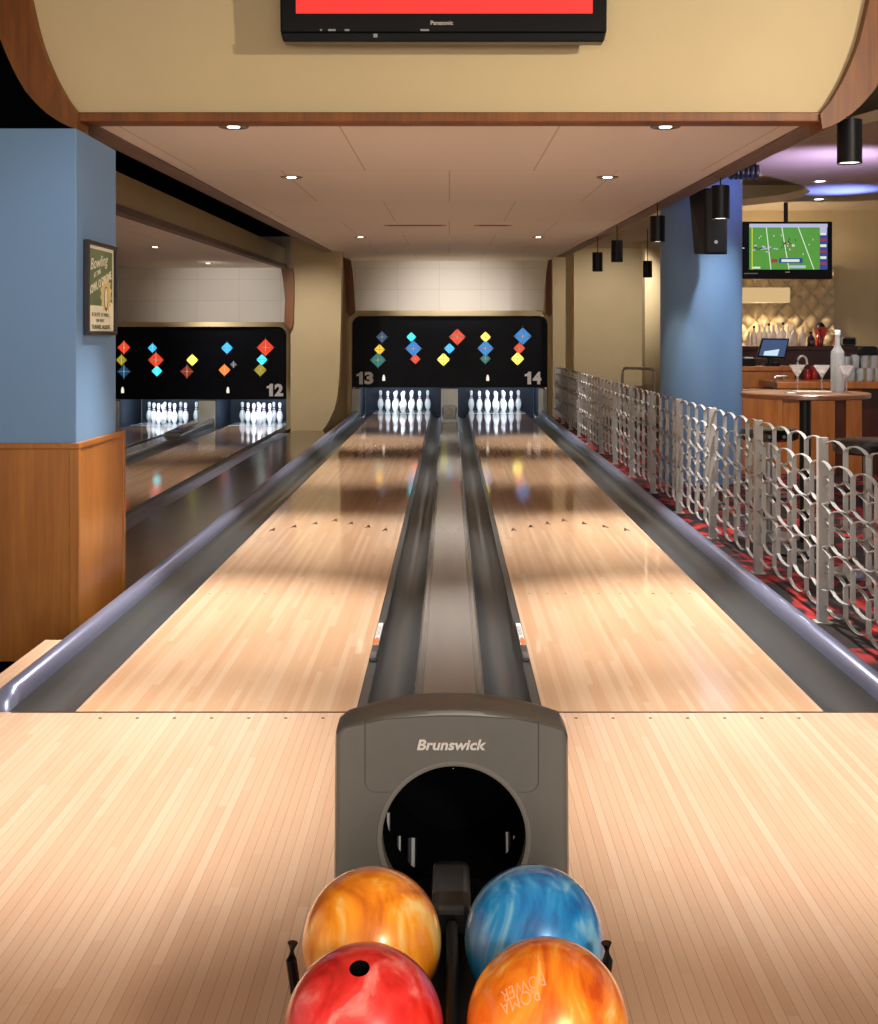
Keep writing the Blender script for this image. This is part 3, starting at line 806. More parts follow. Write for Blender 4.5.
# panel seam (rounded rectangle, broken by the opening)
def hp(px, py): q = pt(px, py, DH); return (q[0], q[2])
x0, z1 = hp(365, 722); x1, z0 = hp(538.5, 792)
r = .022
path = [(x1, z1)] + [(x1, z0 + r)] + arc(x1 - r, z0 + r, r, 0, -90, 6) + [(HC[0] + .124, z0)]
path2 = [(x0, z1), (x0, z0 + r)] + arc(x0 + r, z0 + r, r, 180, 270, 6) + [(HC[0] - .124, z0)]
top = [(x0 + (x1 - x0) * i / 12, z1 + .012 * (1 - (2 * i / 12 - 1) ** 2)) for i in range(13)]
b = MB()
for L in (path, path2, top):
    for i in range(len(L) - 1):
        p, q = L[i], L[i + 1]
        m = ((p[0] + q[0]) / 2 - HC[0], (p[1] + q[1]) / 2 - HC[1])
        b.tube([(p[0], yH - .0002, p[1]), (q[0], yH - .0002, q[1])], .0012, 6)
link('panel_seam', b, M['seam'], t)
c = hp(451.5, 744.3)
text('maker_lettering', 'Brunswick', (c[0], yH - .001, c[1]), (1, 0, 0), (0, 0, 1), .1335, .0205, M['silver'], t, .003, shear=.22, bold=.03)
# rods inside the opening
for px, py0, py1, r_ in ((386, 822, 884, .007), (398, 846, 884, .005), (411, 848, 884, .009), (509, 842, 880, .006), (516, 846, 880, .004)):
    a, c = pt(px, py0, 2.46), pt(px, py1, 2.46)
    link('guide_rod', MB().tube([(a[0], a[1] + .05, a[2]), (c[0], c[1], c[2] - .05)], r_, 8), M['steel'], t)
# rack
b = MB()
prof = []
for i in range(61):
    x = -.215 + .43 * i / 60
    q = (.130 ** 2 - (abs(x) - .126) ** 2)
    prof.append((x, min(.480 - math.sqrt(max(q, 0)), .372)))
poly = prof + [(.215, .30), (-.215, .30)]
link('divider_head', MB().prism([(Y(2.04), .40), (Y(2.04), .452), (Y(2.07), .466), (Y(2.17), .468), (Y(2.23), .45), (Y(2.245), .40)], 'x', -.03, .036), M['hood_dark'], t, bevel=.012, segs=3)
link('rack_tray', MB().prism(poly, 'y', Y(1.0), yH - .02), M['satin'], t, smooth=True)
b = MB()
hump = [(Y(1.05), .37), (Y(1.05), .41), (Y(1.1), .43), (Y(1.6), .435), (Y(2.02), .44), (Y(2.035), .43), (Y(2.035), .37)]
link('centre_divider', MB().prism(hump, 'x', -.006, .014), M['satin'], t, bevel=.008, segs=3)
for s in (-1, 1):
    P = [(s * .2, Y(1.775), .37), (s * .222, Y(1.775), .44), (s * .23, Y(1.775), .50), (s * .228, Y(1.775), .525)]
    link('side_guard', MB().tube(P, .008, 8), M['black'], t, smooth=True)
link('pedestal', MB().box(-.12, .12, Y(1.2), Y(2.2), .0, .32), M['satin'], t, bevel=.02)
link('rack_end', MB().box(-.215, .215, Y(.97), Y(1.0), .28, .47), M['satin'], t, bevel=.012)

# balls
def ball(name_label, cat, c, r, mat, hole_dirs, group='bowling balls on the rack'):
    bm = bmesh.new(); bmesh.ops.create_uvsphere(bm, u_segments=96, v_segments=64, radius=r)
    me = bpy.data.meshes.new('bowling_ball'); bm.to_mesh(me); bm.free(); me.materials.append(mat); me.materials.append(M['void'])
    o = bpy.data.objects.new('bowling_ball', me); C.objects.link(o)
    if hole_dirs:
        cb = bmesh.new()
        for d, hr in hole_dirs:
            d = Vector(d).normalized()
            q = d.to_track_quat('Z', 'Y').to_matrix().to_4x4()
            from mathutils import Matrix
            bmesh.ops.create_cone(cb, cap_ends=True, segments=32, radius1=hr, radius2=hr, depth=.08, matrix=Matrix.Translation(d * r) @ q)
        cm = bpy.data.meshes.new('holes'); cb.to_mesh(cm); cb.free(); cm.materials.append(M['void'])
        for p in cm.polygons: p.material_index = 0
        co = bpy.data.objects.new('holes', cm); C.objects.link(co)
        md = o.modifiers.new('holes', 'BOOLEAN'); md.object = co; md.operation = 'DIFFERENCE'; md.solver = 'EXACT'; md.material_mode = 'TRANSFER'
        bpy.context.view_layer.update()
        ev = bpy.data.meshes.new_from_object(o.evaluated_get(bpy.context.evaluated_depsgraph_get()))
        o.modifiers.clear(); o.data = ev; bpy.data.objects.remove(co)
    for p in o.data.polygons: p.use_smooth = True
    o.data.set_sharp_from_angle(angle=math.radians(40))
    o.location = c
    return tag(o, name_label, cat, group)
RB = .108
M['ball_amber'] = pearl('pearl_amber', '#c4600a', '#f08812', '#fba024', '#ffd27a', (1.3, 1.3, .4), (.3, .6, 0))
M['ball_orange'] = pearl('pearl_orange', '#c74a08', '#ee7510', '#f8901e', '#ffd080', (2.2, 1.4, .4), (.2, -.5, .2), 2.)
M['ball_red'] = pearl('pearl_red', '#b81616', '#dd2522', '#e63a36', '#f3857a', (2.4, 2.4, .5), (.4, .9, .3), 1.6)
M['ball_blue'] = pearl('pearl_blue', '#0a5a9c', '#0f7cc0', '#2a90cc', '#74b4d6', (1.5, 1.5, .4), (.2, .3, 0), 3.)
ball('amber orange swirled bowling ball at the back of the rack behind the red ball', 'bowling ball', (-.1205, Y(1.9), .465), RB, M['ball_amber'], [])
ball('blue pearl bowling ball at the back of the rack', 'bowling ball', (.1315, Y(1.9), .468), RB, M['ball_blue'], [((0.0, .36, .93), .0125)])
ball('red swirled bowling ball with finger hole at the front of the rack', 'bowling ball', (-.1155, Y(1.645), .471), RB, M['ball_red'], [((-.03, -.32, .95), .0135)])
ob = ball('orange bowling ball with outlined lettering at the front, before the blue ball', 'bowling ball', (.1305, Y(1.625), .488), RB, M['ball_orange'], [])
# engraved lettering on the orange ball, wrapped on its surface
M['engrave'] = plain('engraved_pink', '#f0a070', .4)
def ball_text(body, center, r, d, right, w, h, name):
    d = Vector(d).normalized(); R = Vector(right); R = (R - d * R.dot(d)).normalized(); U = d.cross(R)
    o = text(name, body, tuple(Vector(center) + d * r), R, U, w, h, M['engrave'], ob, .0004)
    for v in o.data.vertices:
        p = v.co.copy(); v.co = p.normalized() * (r + .0004)
    return o
oc = tuple(ob.location)
view = Vector((0, Y(0), EYE)) - Vector(oc)
ball_text('POWER', oc, RB, Vector((-.32, -.50, .72)), (-1, -.1, -.25), .062, .017, 'engraved_lettering')
ball_text('ROMA', oc, RB, Vector((-.36, -.60, .62)), (-1, -.1, -.25), .055, .017, 'engraved_lettering')
# ------------------------------------------------------------------ fence
XF = 1.84
ft = thing('metal_fence', (XF, Y(5), -.004), 'grey honeycomb metal fence between lane fourteen and the carpet', 'fence')
POST0, BAY, NB = 4.77, 1.255, 14
PITCH = BAY / 4
def bar(mb, p, q, th, x0, x1):
    d = Vector((q[0] - p[0], q[1] - p[1])); L = d.length
    if L < 1e-6: return
    n = Vector((-d.y, d.x)) / L * th / 2; e = d / L * th * .35
    c4 = [(p[0] - e.x + n.x, p[1] - e.y + n.y), (q[0] + e.x + n.x, q[1] + e.y + n.y), (q[0] + e.x - n.x, q[1] + e.y - n.y), (p[0] - e.x - n.x, p[1] - e.y - n.y)]
    mb.prism(c4, 'x', x0, x1)
def lattice(y0):
    """two interleaved grids of tall rounded loops bent from flat bar"""
    mb = MB(); R, T, th = .034, .212, .005
    S = [(0, -R), (.05, -R * .72), (.2, -R * .26), (.4, 0), (.6, 0), (.8, -R * .26), (.95, -R * .72), (1, -R)]
    def seg(p, q, x0, x1, t):
        if p[0] < y0 - 1e-4 or q[0] > y0 + BAY + 1e-4: return
        bar(mb, p, q, t, x0, x1)
    for x0, x1, off, ztop, n in ((XF + .001, XF + .025, 0, .905, 4), (XF - .025, XF - .001, .42, .800, 3)):
        for k in range(n):
            zt, zb = ztop - k * T, ztop - (k + 1) * T + .006
            for j in range(-1, 5):
                a = y0 + (off + j) * PITCH
                for (u, d), (u2, d2) in zip(S, S[1:]):
                    seg((a + u * PITCH, zt + d), (a + u2 * PITCH, zt + d2), x0 + .003, x1 - .003, th * .8)
                    seg((a + u * PITCH, zb - d), (a + u2 * PITCH, zb - d2), x0 + .003, x1 - .003, th * .8)
                if y0 + .015 < a < y0 + BAY - .015: bar(mb, (a, zt - R), (a, zb + R), th, x0, x1)
    return mb
base_panel = None
for i in range(NB):
    yy = Y(POST0 + BAY * i)
    b = MB().box(XF - .025, XF + .025, yy - .018, yy + .018, 0, .912)
    b.box(XF - .04, XF + .04, yy - .04, yy + .04, -.004, .006)
    link('post', b, M['fence'], ft, bevel=.003)
    if i < NB - 1:
        if base_panel is None:
            base_panel = link('lattice_panel', lattice(yy), M['fence'], ft)
        else:
            o = base_panel.copy(); C.objects.link(o); o.parent = ft; o.location = (0, BAY * i, 0)

# handrail on the far wall
DR = 19.2
t = thing('handrail', (pt(638, 0, DR)[0], Y(DR), 0), 'pale metal handrail loop by the far right wall beyond the fence', 'handrail')
a, b_, c, d = pt(622.5, 400, DR), pt(622.5, 368, DR), pt(654, 369, DR), pt(654, 400, DR)
link('rail_tube', MB().tube([(a[0], a[1], 0), (a[0], a[1], b_[2] - .05), (b_[0] + .015, b_[1], b_[2] - .015), (b_[0] + .05, b_[1], b_[2]), (c[0] - .05, c[1], c[2]), (c[0] - .015, c[1], c[2] - .015), (c[0], c[1], c[2] - .05), (d[0], d[1], 0)], .022, 10), M['silver'], t, smooth=True)
link('mid_panel', MB().box(a[0] + .03, d[0] - .03, a[1] - .01, a[1] + .01, .35, b_[2] - .28), M['cream'], t)

# ------------------------------------------------------------------ recessed lights, vents
def downlight(px, py, zf, label, group, energy, D=None, lens='lens', aim=0., ang=64):
    D = D
    x = (px - CX) * D / F
    z = zf(D)
    t = thing('recessed_downlight', (x, Y(D), z - .012), label, 'ceiling light', group)
    r = .055
    rr = [[(x + q * math.cos(2 * PI * k / 32), Y(D) + q * math.sin(2 * PI * k / 32), z + d) for k in range(33)] for q, d in ((r + .03, -.001), (r + .026, -.006), (r, -.006), (r - .004, -.003), (.03, -.002))]
    ring = link('trim_ring', MB().sheet(rr), M['baffle'], t, smooth=True)
    link('lens', MB().lathe([(.034, -.0055), (.034, -.003)], (x, Y(D), z), 24), M[lens], ring)
    if energy: spot('downlight_lamp', (x, Y(D), z - .03), energy, (x, Y(D) - aim, 0), angle=ang, blend=.9, col=(1, .94, .88))
    return t
for s, w in ((-1, 'left'), (1, 'right')):
    downlight(CX + s * 216, 126, zc, 'bright recessed downlight at the front ' + w + ' of the centre soffit', 'downlights in the centre soffit', 560, D=6.77, aim=.8)
    downlight(CX + s * 158, 176, zc, 'recessed downlight in the second row, ' + w + ' side of the centre soffit', 'downlights in the centre soffit', 400, D=9.27, aim=.7)
    downlight(CX + s * 89, 238, zc, 'small recessed downlight far along the ' + w + ' of the centre soffit', 'downlights in the centre soffit', 380, D=16.5)
downlight(155, 249, zl, 'small recessed downlight in the left bay, nearer the pillar', 'downlights in the left bay', 150, D=17.3)
downlight(208, 264.5, zl, 'small recessed downlight in the left bay, nearest the white wall', 'downlights in the left bay', 150, D=22.0)
for x0, x1, w in ((384, 446, 'left'), (474, 512, 'right')):
    D = 14.3
    a = pt(x0, 0, D)[0]; c = pt(x1, 0, D)[0]
    b = MB().box(a, c, Y(D) - .06, Y(D) + .06, zc(D) - .006, zc(D) - .002)
    b.box(a + .05, c - .05, Y(D) - .035, Y(D) - .015, zc(D) - .0085, zc(D) - .006, 1); b.box(a + .05, c - .05, Y(D) + .015, Y(D) + .035, zc(D) - .0085, zc(D) - .006, 1)
    tag(link('slot_vent', b, [M['ceil_r'], M['satin']]), 'slim slot vent in the centre soffit, ' + w + ' of the middle joint', 'vent', 'slot vents in the soffit')

# black cylinder pendants
def pendant(px, py_bot, D, h, ztop, label, energy):
    x, y, z = pt(px, py_bot, D)
    t = thing('pendant_spotlight', (x, y, z), label, 'pendant light', 'black cylinder pendants')
    r = .068
    rr = [[(x + q * math.cos(2 * PI * k / 32), y + q * math.sin(2 * PI * k / 32), z + d) for k in range(33)] for q, d in ((r - .006, .015), (r - .006, 0), (r, 0), (r, h), (.02, h + .004), (.0005, h + .004))]
    sh = link('cylinder_shade', MB().sheet(rr), M['satin'], t, smooth=True)
    link('lamp_lens', MB().lathe([(r - .008, .008), (r - .008, .014)], (x, y, z), 24), M['lens_soft'], sh)
    if ztop > z + h: link('stem', MB().tube([(x, y, z + h), (x, y, ztop)], .006, 8), M['black'], t)
    if energy: spot('pendant_lamp', (x, y, z - .02), energy, angle=70, blend=.6)
    return t
pendant(849.5, 163.5, 6.8, .24, 2.66, 'black cylinder pendant nearest, hanging right of the fascia', 40)
pendant(720.5, 219, 9.2, .25, zc(9.2) + .1, 'black cylinder pendant in front of the blue pillar speaker', 40)
pendant(657.5, 242, 11.4, .24, zc(11.4) + .1, 'lit black cylinder pendant at the left edge of the blue pillar', 40)
pendant(617, 262, 14.2, .25, zc(14.2) + .1, 'black cylinder pendant right of the pair before the far wall', 30)
pendant(597.5, 271.5, 16.1, .25, zc(16.1) + .1, 'black cylinder pendant left of the pair before the far wall', 30)
pendant(647.5, 277.5, 17.7, .24, 2.98, 'low black cylinder pendant beside the pilaster, left of the blue pillar', 30)

# speaker on the round pillar
DS = 10.9
t = thing('wall_speaker', pt(716, 250, DS), 'black wedge loudspeaker fixed to the round blue pillar', 'speaker')
P = [(704, 188), (728, 188), (727.5, 254.5), (705, 254.5)]
q = [pt(a, c, DS) for a, c in P]; q2 = [pt(a, c, DS + .45) for a, c in ((689, 196), (712, 200), (714, 254), (694, 254))]
b = MB().add(q + [(x, y, z) for x, y, z in q2], [(0, 1, 2, 3), (4, 7, 6, 5), (0, 4, 5, 1), (1, 5, 6, 2), (2, 6, 7, 3), (3, 7, 4, 0)])
link('cabinet', b, M['satin'], t, bevel=.01)
g = [pt(a, c, DS - .012) for a, c in ((706, 190), (726.5, 190), (726, 252.5), (707, 252.5))]; g2 = [pt(a, c, DS - .002) for a, c in ((706, 190), (726.5, 190), (726, 252.5), (707, 252.5))]
gr = link('grille', MB().add(g + g2, [(0, 1, 2, 3), (4, 7, 6, 5), (0, 4, 5, 1), (1, 5, 6, 2), (2, 6, 7, 3), (3, 7, 4, 0)]), M['black'], t, bevel=.004)
x, y, z = pt(716, 242, DS - .013)
link('badge', MB().lathe([(.016, -.004), (.016, 0)], (x, y, z), 16, axis='y'), M['steel'], gr)

# ------------------------------------------------------------------ bar television with football
D = 14.2
t = thing('bar_television', (pt(787, 0, D)[0], Y(D), pt(0, 279, D)[2]), 'ceiling hung television showing a football match above the bar', 'television')
L_, R_ = pt(742.5, 0, D)[0], pt(832.5, 0, D)[0]; zt_, zb2 = pt(0, 221.5, D)[2], pt(0, 279, D)[2]
yt = Y(D)
link('housing', MB().box(L_, R_, yt, yt + .09, zb2, zt_), M['black'], t, bevel=.012)
SX0, SX1, SZ0, SZ1 = pt(749.3, 0, D)[0], pt(827.5, 0, D)[0], pt(0, 269.5, D)[2], pt(0, 223.8, D)[2]
b = MB()
def sq(u0, u1, v0, v1, e, mi, sk=0):
    X = lambda u: SX0 + (SX1 - SX0) * u
    Z = lambda v: SZ0 + (SZ1 - SZ0) * v
    b.add([(X(u0), yt - e, Z(v0)), (X(u1), yt - e, Z(v0)), (X(u1 + sk), yt - e, Z(v1)), (X(u0 + sk), yt - e, Z(v1))], [(0, 1, 2, 3)], mi)
b.box(SX0, SX1, yt - .002, yt + .001, SZ0, SZ1, 0)
for u, sk in ((.03, 0), (.27, -.06), (.5, -.09), (.82, -.2)): sq(u, u + .012, .0, .92, .003, 1 if u > .05 else 2, sk)
sq(0, 1, .92, 1, .0035, 3); sq(.9, 1, 0, .92, .004, 4)
for k in range(6): sq(.905, .985, .1 + k * .13, .16 + k * .13, .0045, 1 if k % 2 else 5)
sq(.9, .99, .8, .95, .005, 3)
rnd = random.Random(3)
for k in range(26):
    u, v = .5 + rnd.gauss(0, .055), .56 + rnd.gauss(0, .07); s = .012
    sq(u, u + s, v, v + .04, .0035, rnd.choice((1, 5, 6, 6)))
for k in range(22):
    u, v = .16 + rnd.gauss(0, .07), .46 + rnd.gauss(0, .03)
    sq(u, u + .03, v, v + .025, .0035, rnd.choice((6, 3)))
for k in range(10):
    u, v = rnd.uniform(.06, .85), rnd.uniform(.3, .8); sq(u, u + .009, v, v + .035, .0035, rnd.choice((1, 5)))
sq(.38, .68, .14, .25, .004, 4); sq(.41, .64, .165, .225, .0045, 1); sq(.28, .36, .15, .23, .004, 5)
sq(.5, .72, .03, .09, .004, 3); sq(.04, .14, .02, .06, .004, 1)
scr = [emit('pitch_green', '#54983a', .9), emit('pitch_line', '#dfe8d0', .9), emit('pitch_yellow', '#d8d83a', .9), emit('score_strip', '#b8bcd8', .9), emit('banner_blue', '#2c4a9a', .8), emit('banner_red', '#a83a38', .8), emit('player_dark', '#4a4450', .6)]
link('screen', b, scr, t)
link('mounting_pole', MB().tube([(pt(787, 0, D)[0], yt + .05, zt_), (pt(787, 0, D)[0], yt + .05, 2.975)], .025, 12), M['satin'], t)
link('maker_badge', MB().box(pt(785.3, 0, D)[0], pt(789.7, 0, D)[0], yt - .002, yt, pt(0, 272.7, D)[2], pt(0, 271.5, D)[2]), M['silver'], t)
link('control_marks', MB().box(pt(744, 0, D)[0], pt(758, 0, D)[0], yt - .002, yt, pt(0, 274, D)[2], pt(0, 273, D)[2]), M['steel'], t)

# ------------------------------------------------------------------ bar
# tufted padded wall
XT0, XT1 = pt(738, 0, DB)[0], pt(832, 0, DB)[0]; ZT0, ZT1 = pt(0, 372, DB)[2], pt(0, 270, DB)[2]
nx, nz = 64, 72
rows = []
pw, ph = .2, .23
for j in range(nz + 1):
    z = ZT0 + (ZT1 - ZT0) * j / nz; r = []
    for i in range(nx + 1):
        x = XT0 + (XT1 - XT0) * i / nx
        u, v = x / pw, z / ph
        a = abs(math.sin(PI * (u + v) / 1.)) ; c = abs(math.sin(PI * (u - v)))
        r.append((x, Y(DB) - .02 - .085 * (a * c) ** .45, z))
    rows.append(r)
mb = MB().sheet(rows)
mb.box(XT0, XT1, Y(DB) - .018, Y(DB) - .002, ZT0, ZT1)
struct('wall_tufted', mb, M['tuft'], 'cream diamond tufted wall panel behind the bar bottles', smooth=True)
# box lamp
D = 14.6
t = thing('box_lamp', (pt(766, 0, D)[0], Y(D), pt(0, 302, D)[2]), 'wide glowing cream box lamp on the tufted wall', 'lamp')
x0, x1 = pt(742, 0, D)[0], pt(790, 0, D)[0]; z0, z1 = pt(0, 302.5, D)[2], pt(0, 287.5, D)[2]
b = MB().box(x0, x1, Y(D), Y(D) + .012, z0, z1).box(x0, x1, Y(D) + .21, Y(D) + .222, z0, z1).box(x0, x0 + .012, Y(D) + .012, Y(D) + .21, z0, z1).box(x1 - .012, x1, Y(D) + .012, Y(D) + .21, z0, z1)
link('fabric_shade', b, M['shade'], t)
link('wall_mount', MB().tube([((x0 + x1) / 2, Y(D) + .1, (z0 + z1) / 2), ((x0 + x1) / 2, Y(DB) - .09, (z0 + z1) / 2)], .012, 8), M['steel'], t)
point('box_lamp_bulb', ((x0 + x1) / 2, Y(D) + .11, (z0 + z1) / 2), 60, (1, .8, .55), .05)

# front bar
DBF = 12.5
zbt = pt(0, 381.5, DBF)[2]
xb0, xb1 = pt(742, 0, DBF)[0], 5.6
t = thing('bar_counter', (xb0 + .8, Y(DBF), 0), 'long wooden bar with panelled front behind the high table', 'bar counter')
xt0 = pt(774, 0, DBF)[0]
link('bar_top', MB().box(xt0, xb1, Y(DBF) - .12, Y(DBF) + .62, zbt - .07, zbt), M['barwood'], t, bevel=.008)
xe = pt(863, 0, DBF)[0]
for a, c, m in ((742, 783, 'barwood'), (783, 811, 'barwood'), (811, 835.5, 'barwood'), (835.5, 846, 'bardark'), (846, 862.5, 'barwood')):  # dark-wood strip stands in for the high table's shadow on the bar front
    dep = .03 if a in (783, 835.5) else 0
    link('front_panel', MB().box(pt(a, 0, DBF)[0] + .004, pt(c, 0, DBF)[0] - .004, Y(DBF) + dep, Y(DBF) + .08, 0, zbt - .08), M[m], t, bevel=.004)
link('bar_carcass', MB().box(xb0, xb1, Y(DBF) + .085, Y(DBF) + .55, 0, zbt - .08), M['bardark'], t)
# terminal counter, further back and higher
DC = 13.3
zct = pt(0, 366.5, DC)[2]
xc0, xc1 = pt(735, 0, DC)[0], pt(797, 0, DC)[0]
t = thing('terminal_counter', (xc0 + .3, Y(DC), 0), 'raised wooden counter carrying the sales terminal, left end of the bar', 'counter')
link('counter_top', MB().box(xc0, xc1, Y(DC), Y(DC) + .5, zct - .05, zct), M['barwood'], t, bevel=.006)
link('counter_body', MB().box(xc0 + .02, xc1 - .02, Y(DC) + .02, Y(DC) + .48, 0, zct - .052), M['barwood'], t)
# back bar shelf
DK = 14.4
zk = pt(0, 346, DK)[2]
xk0, xk1 = pt(736, 0, DK)[0], pt(862, 0, DK)[0]
t = thing('back_bar_shelf', (xk0 + .6, Y(DK), 0), 'dark red wood back bar shelf holding the bottles', 'shelf')
link('shelf_board', MB().box(xk0, xk1, Y(DK) - .05, Y(DK) + .45, zk - .05, zk), M['bardark'], t, bevel=.005)
link('shelf_body', MB().box(xk0 + .02, xk1 - .02, Y(DK) - .02, Y(DK) + .43, 0, zk - .052), M['bardark'], t)

def bottle_mb(r, h, c, neck=.4):
    x, y, z = c
    P = [(r * .92, 0), (r, .01), (r, h * (1 - neck) - .02), (r * .85, h * (1 - neck)), (r * .38, h * (1 - neck) + .028), (r * .34, h * .9), (r * .42, h * .905), (r * .42, h), (r * .3, h)]
    return P
def bottle(px, py_top, D, zbase, r, mat, label, group, capmat='satin'):
    x = pt(px, 0, D)[0]; h = pt(0, py_top, D)[2] - zbase
    t = thing('bottle', (x, Y(D), zbase), label, 'bottle', group)
    P = bottle_mb(r, h, (x, Y(D), zbase))
    link('bottle_body', MB().lathe(P[:6], (x, Y(D), zbase), 20), M[mat], t, smooth=True)
    link('cap', MB().lathe([(r * .42, h * .9), (r * .42, h), (r * .3, h + .003)], (x, Y(D), zbase), 14), M[capmat], t, smooth=True)
    return t
ordn = ['first', 'second', 'third', 'fourth', 'fifth', 'sixth', 'seventh', 'eighth', 'ninth', 'tenth']
for i, (px, top) in enumerate(((749, 331), (754, 326), (759.5, 324.5), (764.5, 325), (769, 323.5), (773.5, 325), (778, 321.5), (783, 322.5), (788, 324))):
    bottle(px, top, DK + (.08 if i % 2 else .2), zk, .036, 'clear', 'pale bottle in the row behind the sales terminal, ' + ordn[i] + ' from the blue pillar', 'pale bottles on the back bar', 'satin' if i % 3 == 1 else 'silver')
bottle(794, 325, DK + .05, zk, .042, 'clear', 'pale bottle just right of the sales terminal', 'pale bottles on the back bar', 'silver')
bottle(802.5, 327, DK + .05, zk, .04, 'clear', 'pale bottle between the terminal and the dark bottles', 'pale bottles on the back bar', 'silver')
for i, (px, top, m, w) in enumerate(((811, 332, 'ambglass', 'brown bottle, leftmost of the dark bottles on the back bar'), (819.5, 329.5, 'redglass', 'dark red bottle with long neck on the back bar'), (836.5, 333, 'redglass', 'dark red bottle half hidden by the frosted bottle'))):
    bottle(px, top, DK + .04 + .06 * i, zk, .045 if i < 2 else .036, m, w, 'dark bottles on the back bar')
# bright red drink in a flared jug
x, y, _ = pt(828, 0, DK)
t = thing('red_drink_jug', (x, y + .3, zk), 'bright red drink in a flared jug beside the frosted bottle', 'jug')
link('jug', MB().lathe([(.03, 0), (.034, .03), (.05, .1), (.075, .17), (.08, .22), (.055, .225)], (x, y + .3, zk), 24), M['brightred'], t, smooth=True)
link('lid', MB().lathe([(.055, .226), (.05, .25), (.02, .28)], (x, y + .3, zk), 20), M['satin'], t, smooth=True)

# sales terminal
D = 13.45
t = thing('sales_terminal', (pt(772, 0, D)[0], Y(D), zct), 'black sales terminal with tilted blue screen on the raised counter', 'terminal')
def tm(px, py, D_): return pt(px, py, D_)
A = [tm(757, 357, D), tm(785, 358.5, D), tm(789.5, 338.5, D + .12), tm(762, 338, D + .12)]
def thick(q, n): return q + [(x + n[0], y + n[1], z + n[2]) for x, y, z in q]
BOX = [(0, 1, 2, 3), (4, 7, 6, 5), (0, 4, 5, 1), (1, 5, 6, 2), (2, 6, 7, 3), (3, 7, 4, 0)]
link('display', MB().add(thick(A, (0, .05, -.015)), BOX), M['black'], t, bevel=.006)
S_ = [tm(759, 355.5, D - .003), tm(784, 356.8, D - .003), tm(788, 340, D + .105), tm(763.3, 339.7, D + .105)]
scn = link('screen', MB().add(thick(S_, (0, .003, 0)), BOX), emit('terminal_blue', '#4a6690', .55), t)
S2 = [tm(763.5, 355.3, D - .008), tm(777.5, 355.8, D - .008), tm(779.5, 349, D + .045), tm(765, 349, D + .045)]
link('screen_window', MB().add(thick(S2, (0, .003, 0)), BOX), emit('terminal_window', '#cfe8f4', .9), scn)
b = MB().box(tm(766, 0, D)[0], tm(781, 0, D)[0], Y(D) + .04, Y(D) + .2, zct, zct + .035)
a = tm(773, 358, D); b.tube([(a[0], Y(D) + .1, zct + .03), (a[0], Y(D) + .1, a[2] + .06)], .03, 10)
link('stand', b, M['black'], t)
b = MB().box(tm(743, 0, D)[0], tm(757, 0, D)[0], Y(D) + .04, Y(D) + .2, zct, zct + .085)
tag(link('receipt_printer', b, M['black'], bevel=.01), 'black receipt printer between the blue pillar and the terminal', 'printer')
b = MB().box(tm(746, 0, D)[0], tm(754.5, 0, D)[0], Y(D) + .06, Y(D) + .16, zct + .0855, zct + .1)
tag(link('paper_stack', b, M['white']), 'small white paper stack on the receipt printer', 'paper')

# grey machine, glasses, tap on the bar
t = thing('grey_machine', (pt(850, 0, DK)[0], Y(DK) + .15, zk), 'grey rounded machine on the back bar behind the glasses', 'machine')
link('machine_body', MB().box(pt(844.5, 0, DK)[0], pt(858.5, 0, DK)[0], Y(DK) + .05, Y(DK) + .3, zk, pt(0, 337, DK)[2]), plain('machine_grey', '#6a7078', .35), t, bevel=.03, segs=3)
link('machine_window', MB().box(pt(844, 0, DK)[0], pt(856.5, 0, DK)[0], Y(DK) + .046, Y(DK) + .049, zk + .02, zk + .09), M['black'], t)
def tumbler(x, y, z, r, h, label, group, name='tumbler'):
    rr = [[(x + q * math.cos(2 * PI * k / 20), y + q * math.sin(2 * PI * k / 20), z + d) for k in range(21)] for q, d in ((.0005, 0), (r * .8, 0), (r, h), (r - .004, h), (r * .8 - .004, .014), (.0005, .014))]
    return tag(link(name, MB().sheet(rr), M['tumbler'], smooth=True), label, 'glass', group)
zg = zbt
for j in range(2):
    n = 5 if j == 0 else 4
    for k in range(n):
        D = DBF + .15
        px = 851 + k * 9 if j == 0 else 855.5 + k * 9
        x = pt(px, 0, D)[0]
        w = ordn[k] + ' from the frosted bottle'
        tumbler(x, Y(D), zg + j * .131, .042, .13, 'clear tumbler in the ' + ('lower' if j == 0 else 'upper') + ' layer of stacked bar glasses, ' + w, 'stacked glasses on the bar')
x = pt(846.5, 0, DBF + .3)[0]; tumbler(x, Y(DBF) + .3, zg, .04, .25, 'tall clear glass behind the frosted bottle on the bar', 'tall glasses on the bar', 'tall_glass')
x = pt(852.5, 0, DBF + .3)[0] + .03; tumbler(x, Y(DBF) + .32, zg, .04, .27, 'tall clear glass beside the stacked bar tumblers', 'tall glasses on the bar', 'tall_glass')
x, y, z = pt(868, 0, DBF + .15)
b = MB().prism(rounded(x - .09, x + .09, zg + .264, zg + .36, .04), 'y', Y(DBF) + .1, Y(DBF) + .22)
tag(link('black_caddy', b, M['satin'], bevel=.006), 'black rounded caddy resting on the stacked glasses', 'caddy')
x, y, z = pt(797.5, 372, DBF)
t = thing('bar_tap', (x, Y(DBF) + .3, zbt), 'curved pale metal tap on the bar behind the first cocktail glass', 'tap')
yy = Y(DBF) + .3
x0 = pt(797.5, 0, DBF + .3)[0]; zt2 = pt(0, 355, DBF + .3)[2]
link('spout', MB().tube([(x0, yy, zbt), (x0, yy, zt2 - .08)] + [(x0 + .05 - .05 * math.cos(a * PI / 8), yy, zt2 - .08 + .07 * math.sin(a * PI / 8)) for a in range(1, 8)] + [(x0 + .1, yy, zt2 - .1)], .012, 10), M['silver'], t, smooth=True)
link('tap_base', MB().lathe([(.03, 0), (.03, .015), (.015, .03)], (x0, yy, zbt), 16), M['steel'], t, smooth=True)
